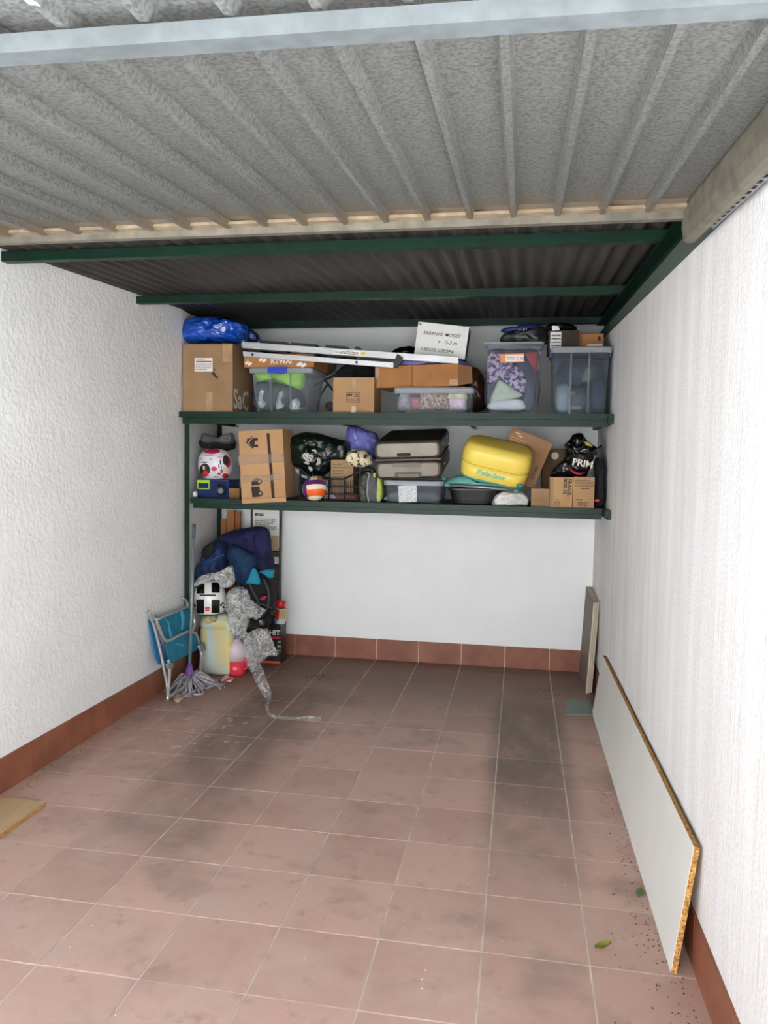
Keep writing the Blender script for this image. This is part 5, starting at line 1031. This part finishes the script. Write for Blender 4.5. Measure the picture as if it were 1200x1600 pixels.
# bottle of red liquid
bo = thing('bottle', 'plastic bottle half full of red liquid with blue cap on the floor', 'bottle', V((X(368, 1050, 1.21), 1.21, 0)))
bc = V((X(368, 1030, 1.21), 1.21, 0.0)); rb2 = 0.076; zl = Z(368, 1034, 1.15); zs_ = Z(368, 1006, 1.2); zn = Z(368, 999, 1.2)
put(lathe(bmesh.new(), [(rb2-0.008, 0.001), (rb2, 0.008), (rb2, zl-0.002), (0.02, zl)], bc, 30), 'red_liquid', mat('red_coolant', (226, 62, 78), 0.25, 0, None, 4, 0), bo, smooth=True)
put(lathe(bmesh.new(), [(rb2+0.001, zl), (rb2+0.001, zs_-0.03), (rb2-0.012, zs_-0.005), (0.034, zn-0.004), (0.024, zn), (0.024, zn+0.006)], bc, 30), 'bottle_top', mat('frosted_pink', (216, 198, 206), 0.35, 0, (202, 178, 190), 5), bo, smooth=True)
put(lathe(bmesh.new(), [(0.026, zn+0.006), (0.027, zn+0.008), (0.026, zn+0.034), (0.022, zn+0.038)], bc, 20), 'cap', mat('blue_cap', (30, 66, 180), 0.35), bo, smooth=True)
put(tube(bmesh.new(), [bc+V((rb2*0.85, -0.02, zl+0.02)), bc+V((rb2+0.018, -0.025, zl+0.01)), bc+V((rb2+0.018, -0.025, zl-0.05)), bc+V((rb2*0.9, -0.02, zl-0.06))], 0.009, 8, 4), 'grip', mat('red_coolant', (0, 0, 0)), bo, smooth=True)
bm = bmesh.new(); inflate(bm, [atz(x, y, 0.012) for x, y in ((345, 1063), (350, 1056), (355, 1054), (362, 1058), (367, 1061), (359, 1065))], 0.02, 0.004, 30, 123, 5, n=V((0, 0, 1))); 
for v in bm.verts: v.co.z = max(v.co.z, 0.001)
put(bm, 'wrapper', mat('red_white_wrap', (226, 218, 214), 0.5, 0, (200, 44, 50), 40, 0.3, 40, lo=0.48, hi=0.54), None, 'red and white crumpled wrapper in front of the red liquid bottle', 'wrapper', smooth=True)
# clear films
fm = thing('plastic_film', 'crumpled clear plastic sheet trailing from the pile onto the floor tiles', 'plastic sheet', V((-1.75, 1.1, 0)))
put(inflate(bmesh.new(), pix([(353, 940), (358, 925), (372, 916), (386, 922), (392, 936), (404, 946), (412, 957), (404, 966), (392, 962), (388, 978), (378, 998), (366, 990), (357, 965)], 1.16), 0.12, 0.012, 20, 130, 14, ridge=0.05, sub=7), 'upper_bunch', FILM, fm, smooth=True)
put(inflate(bmesh.new(), pix([(390, 990), (405, 982), (418, 982), (426, 998), (433, 1016), (434, 1024), (418, 1026), (404, 1040), (396, 1048), (386, 1036), (378, 1012)], 1.22), 0.10, 0.012, 20, 131, 12, ridge=0.045, sub=7), 'lower_bunch', FILM, fm, smooth=True)
bm = bmesh.new()
ctr = [at(379, 985, 1.10), at(387, 1005, 1.04), at(397, 1032, 0.92), at(404, 1054, 0.78)]
ctr += [atz(x, y, z) for x, y, z in ((416, 1082, 0.03), (420, 1092, 0.012), (417, 1104, 0.008), (421, 1116, 0.007), (436, 1121, 0.006), (460, 1122, 0.005), (482, 1123, 0.005), (502, 1125, 0.004))]
wdt = [0.02, 0.026, 0.032, 0.04, 0.032, 0.016, 0.010, 0.010, 0.010, 0.012, 0.018, 0.022]
cs = smoothpath(ctr, 5); rows = []
for i, p in enumerate(cs):
    t = i/(len(cs)-1)*(len(wdt)-1); k = min(int(t), len(wdt)-2); wv = wdt[k]+(wdt[k+1]-wdt[k])*(t-k)
    d = (cs[min(i+1, len(cs)-1)]-cs[max(i-1, 0)]).normalized(); s = d.cross(V((0, -0.5, 0.86))).normalized(); nn = s.cross(d)
    rows.append([bm.verts.new(p + s*wv*q + nn*(0.35*wv*math.sin(q*5+i*0.5)*0.6)) for q in (-1, -0.6, -0.2, 0.2, 0.6, 1)])
for i in range(len(rows)-1):
    for k in range(5): bm.faces.new((rows[i][k], rows[i][k+1], rows[i+1][k+1], rows[i+1][k]))
bmesh.ops.solidify(bm, geom=bm.faces[:], thickness=0.0008)
for v in bm.verts: v.co.z = max(v.co.z, 0.0012)
put(bm, 'trailing_tail', film('film_tail', 0.12, scale=20), fm, smooth=True)
put(inflate(bmesh.new(), pix([(302, 914), (308, 904), (322, 896), (340, 894), (355, 886), (364, 884), (367, 900), (364, 914), (352, 918), (340, 906), (320, 904), (308, 916)], 1.07), 0.05, 0.006, 22, 133, 7, ridge=0.018), 'bubble_bag', film('film_bag', 0.10, scale=20), None, 'clear crinkled bag lying over the top of the helmet', 'bag', smooth=True)
# mop
mp_ = thing('mop', 'string mop with grey handle and purple socket leaning in the left corner', 'mop', atz(292, 1066))
m0 = V((-2.13, 0.86, 0.09)); m1 = at(303.5, 819, 1.02)
put(tube(bmesh.new(), [m0, m0+(m1-m0)*0.5, m1], 0.011, 10), 'handle', mat('grey_handle', (132, 138, 142), 0.4, 0.3), mp_, smooth=True)
put(tube(bmesh.new(), [m1-(m1-m0).normalized()*0.10, m1], 0.0125, 10), 'grip', mat('dark_grip', (84, 90, 96), 0.5), mp_, smooth=True)
put(lathe(bmesh.new(), [(0.03, -0.03), (0.034, -0.01), (0.026, 0.02), (0.016, 0.06)], m0, 16), 'socket', mat('purple_plastic', (112, 72, 142), 0.5), mp_, smooth=True)
bm = bmesh.new()
for k in range(90):
    a = rnd.uniform(0, 6.283); L_ = rnd.uniform(0.08, 0.20); ex = m0.x + math.cos(a)*L_*0.85+0.03; ey = m0.y + math.sin(a)*L_*1.1 - 0.04
    ex = max(ex, XL+0.03); h = rnd.uniform(0.02, 0.06); q = rnd.uniform(-.06, .06)
    tube(bm, [m0+V((math.cos(a)*0.02, math.sin(a)*0.02, -0.02)), V(((m0.x+ex)/2+q*0.5, (m0.y+ey)/2-q*0.5, h+0.02)), V((ex, ey, rnd.uniform(0.006, 0.03))), V((ex+q, ey+rnd.uniform(-.05, .05), 0.006)), V((ex+q*1.4, ey+rnd.uniform(-.07, .07), 0.008))], 0.0055, 5, 4)
put(bm, 'strands', mat('grey_cotton', (200, 194, 200), 0.9, 0, (160, 154, 160), 30), mp_, kind='stuff', smooth=True)
# folded blue chair against the left wall
fold = thing('folding_chair', 'blue fabric folding beach chair with aluminium tubes leaning on left wall', 'chair', V((-2.15, 0.75, 0)))
P0 = V((-2.125, 0.5, 0.0)); nrm = V((0.6, 0, 0.105)).normalized()
cp = lambda x, y, off=0.0: atp(x, y, P0 + nrm*off, nrm)
BL = mat('blue_mesh_fabric', (22, 132, 164), 0.7, 0, (14, 112, 144), 9, 0.3, 120); BL2 = mat('light_blue_fabric', (90, 178, 206), 0.7)
TUB = mat('chair_tube', (196, 196, 196), 0.28, 0.7)
def ct(pts, off, nm='tube', r=0.0105, m=None, sm=5): put(tube(bmesh.new(), [cp(x, y, off) for x, y in pts], r, 10, sm), nm, m or TUB, fold, smooth=True)
ct([(232, 955), (238, 970), (247, 1003), (256, 1045), (261, 1072), (262, 1094)], 0.0)
ct([(285, 934), (293, 942), (299, 955), (303.5, 970), (303, 980), (298, 984), (278, 993), (262, 1001), (255, 997), (249, 982), (243, 966)], 0.03)
ct([(246, 967.5), (270, 957), (294, 947)], 0.03, r=0.0095)
ct([(262.5, 1031), (265, 1040), (264.5, 1056), (262, 1094)], 0.045)
ct([(309, 1009), (314, 1018), (314, 1032), (311, 1052), (304, 1060), (290, 1072), (270, 1085), (263, 1090)], 0.035)
ct([(297, 985), (307, 992), (313, 1012)], 0.02, r=0.0095)
def quad(pts, off, th, m, nm): put(prism(bmesh.new(), [cp(x, y, off) for x, y in pts], nrm*th), nm, m, fold)
quad([(247, 968), (294, 949), (301, 979), (262, 999), (254, 990)], 0.010, 0.006, BL, 'back_fabric')
quad([(257, 1002), (303, 984), (314, 1012), (267, 1036), (262, 1028)], 0.0, 0.006, BL, 'seat_fabric')
quad([(231, 968), (238, 972), (263, 1034), (258, 1039), (247, 1038), (243, 1030)], -0.024, 0.004, mat('blue_edge_fabric', (30, 120, 170), 0.7), 'side_fabric')
quad([(281.5, 955), (285.5, 953.5), (288, 966), (285, 984), (283, 985), (284, 970)], 0.018, 0.003, BL2, 'strap'); quad([(258, 967), (264, 972), (265, 982), (269, 994), (266, 996), (263, 984), (263, 976)], 0.018, 0.003, BL2, 'strap')
quad([(270, 1004), (290, 1008), (286, 1010)], 0.0075, 0.002, BL2, 'strap')
quad([(309, 1007), (315.5, 1004), (318, 1015), (312, 1018)], 0.03, 0.02, mat('grey_joint', (120, 122, 126), 0.5), 'joint'); quad([(259, 1037), (267, 1036), (268, 1043), (260, 1046)], 0.035, 0.02, mat('grey_joint', (0, 0, 0)), 'joint'); quad([(237, 961), (244, 964), (243, 974), (238, 970)], 0.012, 0.02, mat('grey_joint', (0, 0, 0)), 'joint'); quad([(289, 940), (296, 942), (297, 949), (291, 948)], 0.042, 0.02, mat('grey_joint', (0, 0, 0)), 'joint')
ct([(262, 1088), (262, 1096)], 0.0, 'foot', 0.0125, mat('foot_grey', (150, 152, 150), 0.5), 0)
bm = bmesh.new(); inflate(bm, [atz(x, y, 0.012) for x, y in ((270, 1086), (274, 1081), (280, 1083), (288, 1088), (286, 1092), (279, 1096), (272, 1094))], 0.034, 0.006, 30, 140, 6, n=V((0, 0, 1)))
for v in bm.verts: v.co.z = max(v.co.z, 0.001)
put(bm, 'rag', mat('beige_rag', (182, 166, 142), 0.9, 0, (160, 144, 122), 20, 0.4, 40), None, 'small beige rag on the floor by the blue folding chair foot', 'rag', smooth=True)

# ================================================================== BOARDS AND LITTER
bd = thing('chipboard_panel', 'long grey melamine chipboard panel leaning along the foot of right wall', 'panel', V((0.60, -0.4, 0)))
t = 0.017; hP = 0.405; xb_, xt_ = 0.578, 0.630; y0, y1 = -1.66, 0.87
dirn = V((xt_-xb_, 0, hP)); nb = V((hP, 0, -(xt_-xb_))).normalized()
pA, pB = V((xb_, y0, 0.001)), V((xb_-0.012, y1, 0.001))
put(prism(bmesh.new(), [pA, pB, pB+dirn-V((0, 0, 0.03)), pA+dirn], nb*0.0012), 'grey_face', BOARDF, bd)
put(prism(bmesh.new(), [pA+nb*0.0012, pB+nb*0.0012, pB+nb*0.0012+dirn-V((0, 0, 0.03)), pA+nb*0.0012+dirn], nb*t), 'chipboard_core', CHIP, bd)
BS = mat('beige_laminate', (120, 108, 94), 0.6, 0, (104, 93, 80), 90, 0.1, 120); BSE = mat('board_edge', (196, 182, 162), 0.7)
for k in range(3):
    o = thing('laminate_board', ('beige laminate board, outermost of the three leaning in right corner', 'beige laminate board, middle of the three leaning in right corner', 'beige laminate board, innermost of three, touching the right wall')[k], 'panel', V((0.58+0.015*k, 1.55, 0)), 'laminate boards in the right corner')
    a = V((0.560+0.0155*k, 1.30+0.015*k, 0.001)); bq = V((0.556+0.0155*k, 1.852, 0.001)); up = V((0.032, 0.05*0, 0.655))
    nz = V((0.655, 0, -0.032)).normalized()
    put(prism(bmesh.new(), [a, bq, bq+up, a+up*(0.965-0.0*k)], nz*0.002), 'face', BS, o); put(prism(bmesh.new(), [a+nz*0.002, bq+nz*0.002, bq+nz*0.002+up, a+nz*0.002+up*0.965], nz*0.0115), 'core', BSE, o)
put(prism(bmesh.new(), [atz(885, 1118, 0.001), atz(927, 1118, 0.001), atz(922, 1096, 0.001), atz(884, 1094, 0.001)], V((0, 0, 0.010))), 'tile_offcut', mat('grey_green_slab', (116, 130, 124), 0.45, 0, (106, 120, 114), 5), None, 'grey-green tile offcut lying flat by the long panel', 'tile', bevel=0.001)
pk = thing('plank', 'pale chipboard plank lying on the floor by the left wall', 'plank', V((-2.1, -1.45, 0)))
put(bx(-2.222, -1.972, -1.95, -1.02, 0.001, 0.017), 'chipboard_core', CHIP, pk); put(bx(-2.222, -1.972, -1.95, -1.02, 0.0171, 0.0185), 'wood_face', mat('pale_oak', (196, 168, 128), 0.5, 0, (182, 152, 112), 3, 0.05, 60, stretch=(8, 0.8, 1)), pk)
for k, (x, y, c, lb, rot) in enumerate(((942, 1482, (150, 156, 60), 'curled yellow-green leaf on the tiles near the panel corner', 0.4), (1000, 1396, (130, 150, 96), 'flat pale green leaf on the tiles beside the long panel', 1.4))):
    p = atz(x, y, 0.0); bm = bmesh.new(); rows = []
    for i in range(7):
        tt = i/6; wv = 0.014*math.sin(math.pi*(0.08+0.88*tt))+0.001; d = V((math.cos(rot), math.sin(rot), 0)); s = V((-d.y, d.x, 0))
        rows.append([bm.verts.new(p + d*(tt-0.5)*0.055 + s*wv*q + V((0, 0, 0.003+abs(q)*(0.009-0.006*k)+0.01*tt*tt*(1-0.7*k)))) for q in (-1, 0, 1)])
    for i in range(6):
        for q in range(2): bm.faces.new((rows[i][q], rows[i][q+1], rows[i+1][q+1], rows[i+1][q]))
    bmesh.ops.solidify(bm, geom=bm.faces[:], thickness=0.0006)
    put(bm, 'leaf', mat('leaf_%s' % 'ab'[k], c, 0.6), None, lb, 'leaf', 'fallen leaves')
def crumbs(n, fn, r0, r1, name, m, lb, cat):
    bm = bmesh.new()
    for _ in range(n):
        x, y = fn(); r = rnd.uniform(r0, r1); p = V((x, y, 0.0006)); a = rnd.uniform(0, 6.28)
        vs = [bm.verts.new(p + V((r*math.cos(a+q*1.57)*rnd.uniform(.6, 1.3), r*math.sin(a+q*1.57)*rnd.uniform(.6, 1.3), 0))) for q in range(4)]; tp = bm.verts.new(p+V((0, 0, r*0.9)))
        bm.faces.new(vs)
        for q in range(4): bm.faces.new((vs[q], vs[(q+1) % 4], tp))
    return put(bm, name, m, None, lb, cat, kind='stuff', loc=(0, 0, 0))
SOIL = mat('soil', (92, 72, 50), 0.95, 0, (64, 48, 34), 60)
def cl_(cx, cy, sx, sy): return lambda: (rnd.gauss(cx, sx), min(1.84, rnd.gauss(cy, sy)))
crumbs(420, cl_(-1.33, 1.26, 0.10, 0.06), 0.0012, 0.004, 'soil_crumbs', SOIL, 'scatter of dark soil crumbs on the tiles near the plastic sheet', 'soil')
crumbs(320, cl_(0.27, 1.24, 0.10, 0.10), 0.0012, 0.0035, 'soil_crumbs', SOIL, 'scatter of dark soil crumbs on the tiles below the right end of shelving', 'soil')
def along():
    y = rnd.uniform(-2.3, -0.3); return (0.575-abs(rnd.gauss(0, 0.05)), y) if y > -1.6 else (0.63-abs(rnd.gauss(0, 0.09)), y)
crumbs(360, along, 0.001, 0.004, 'leaf_crumbs', SOIL, 'dark leaf crumbs strewn along the foot of the long panel', 'litter')
crumbs(260, lambda: (rnd.uniform(-2.1, 0.5), rnd.uniform(-2.5, 1.5)), 0.0010, 0.0030, 'plaster_flecks', mat('flecks', (214, 208, 200), 0.9), 'white plaster flecks scattered over the floor tiles', 'litter')
crumbs(220, lambda: (-2.235+abs(rnd.gauss(0, 0.07)), rnd.uniform(-1.0, 0.9)), 0.001, 0.004, 'wall_crumbs', SOIL, 'dark crumbs gathered along the foot of the left wall', 'litter')
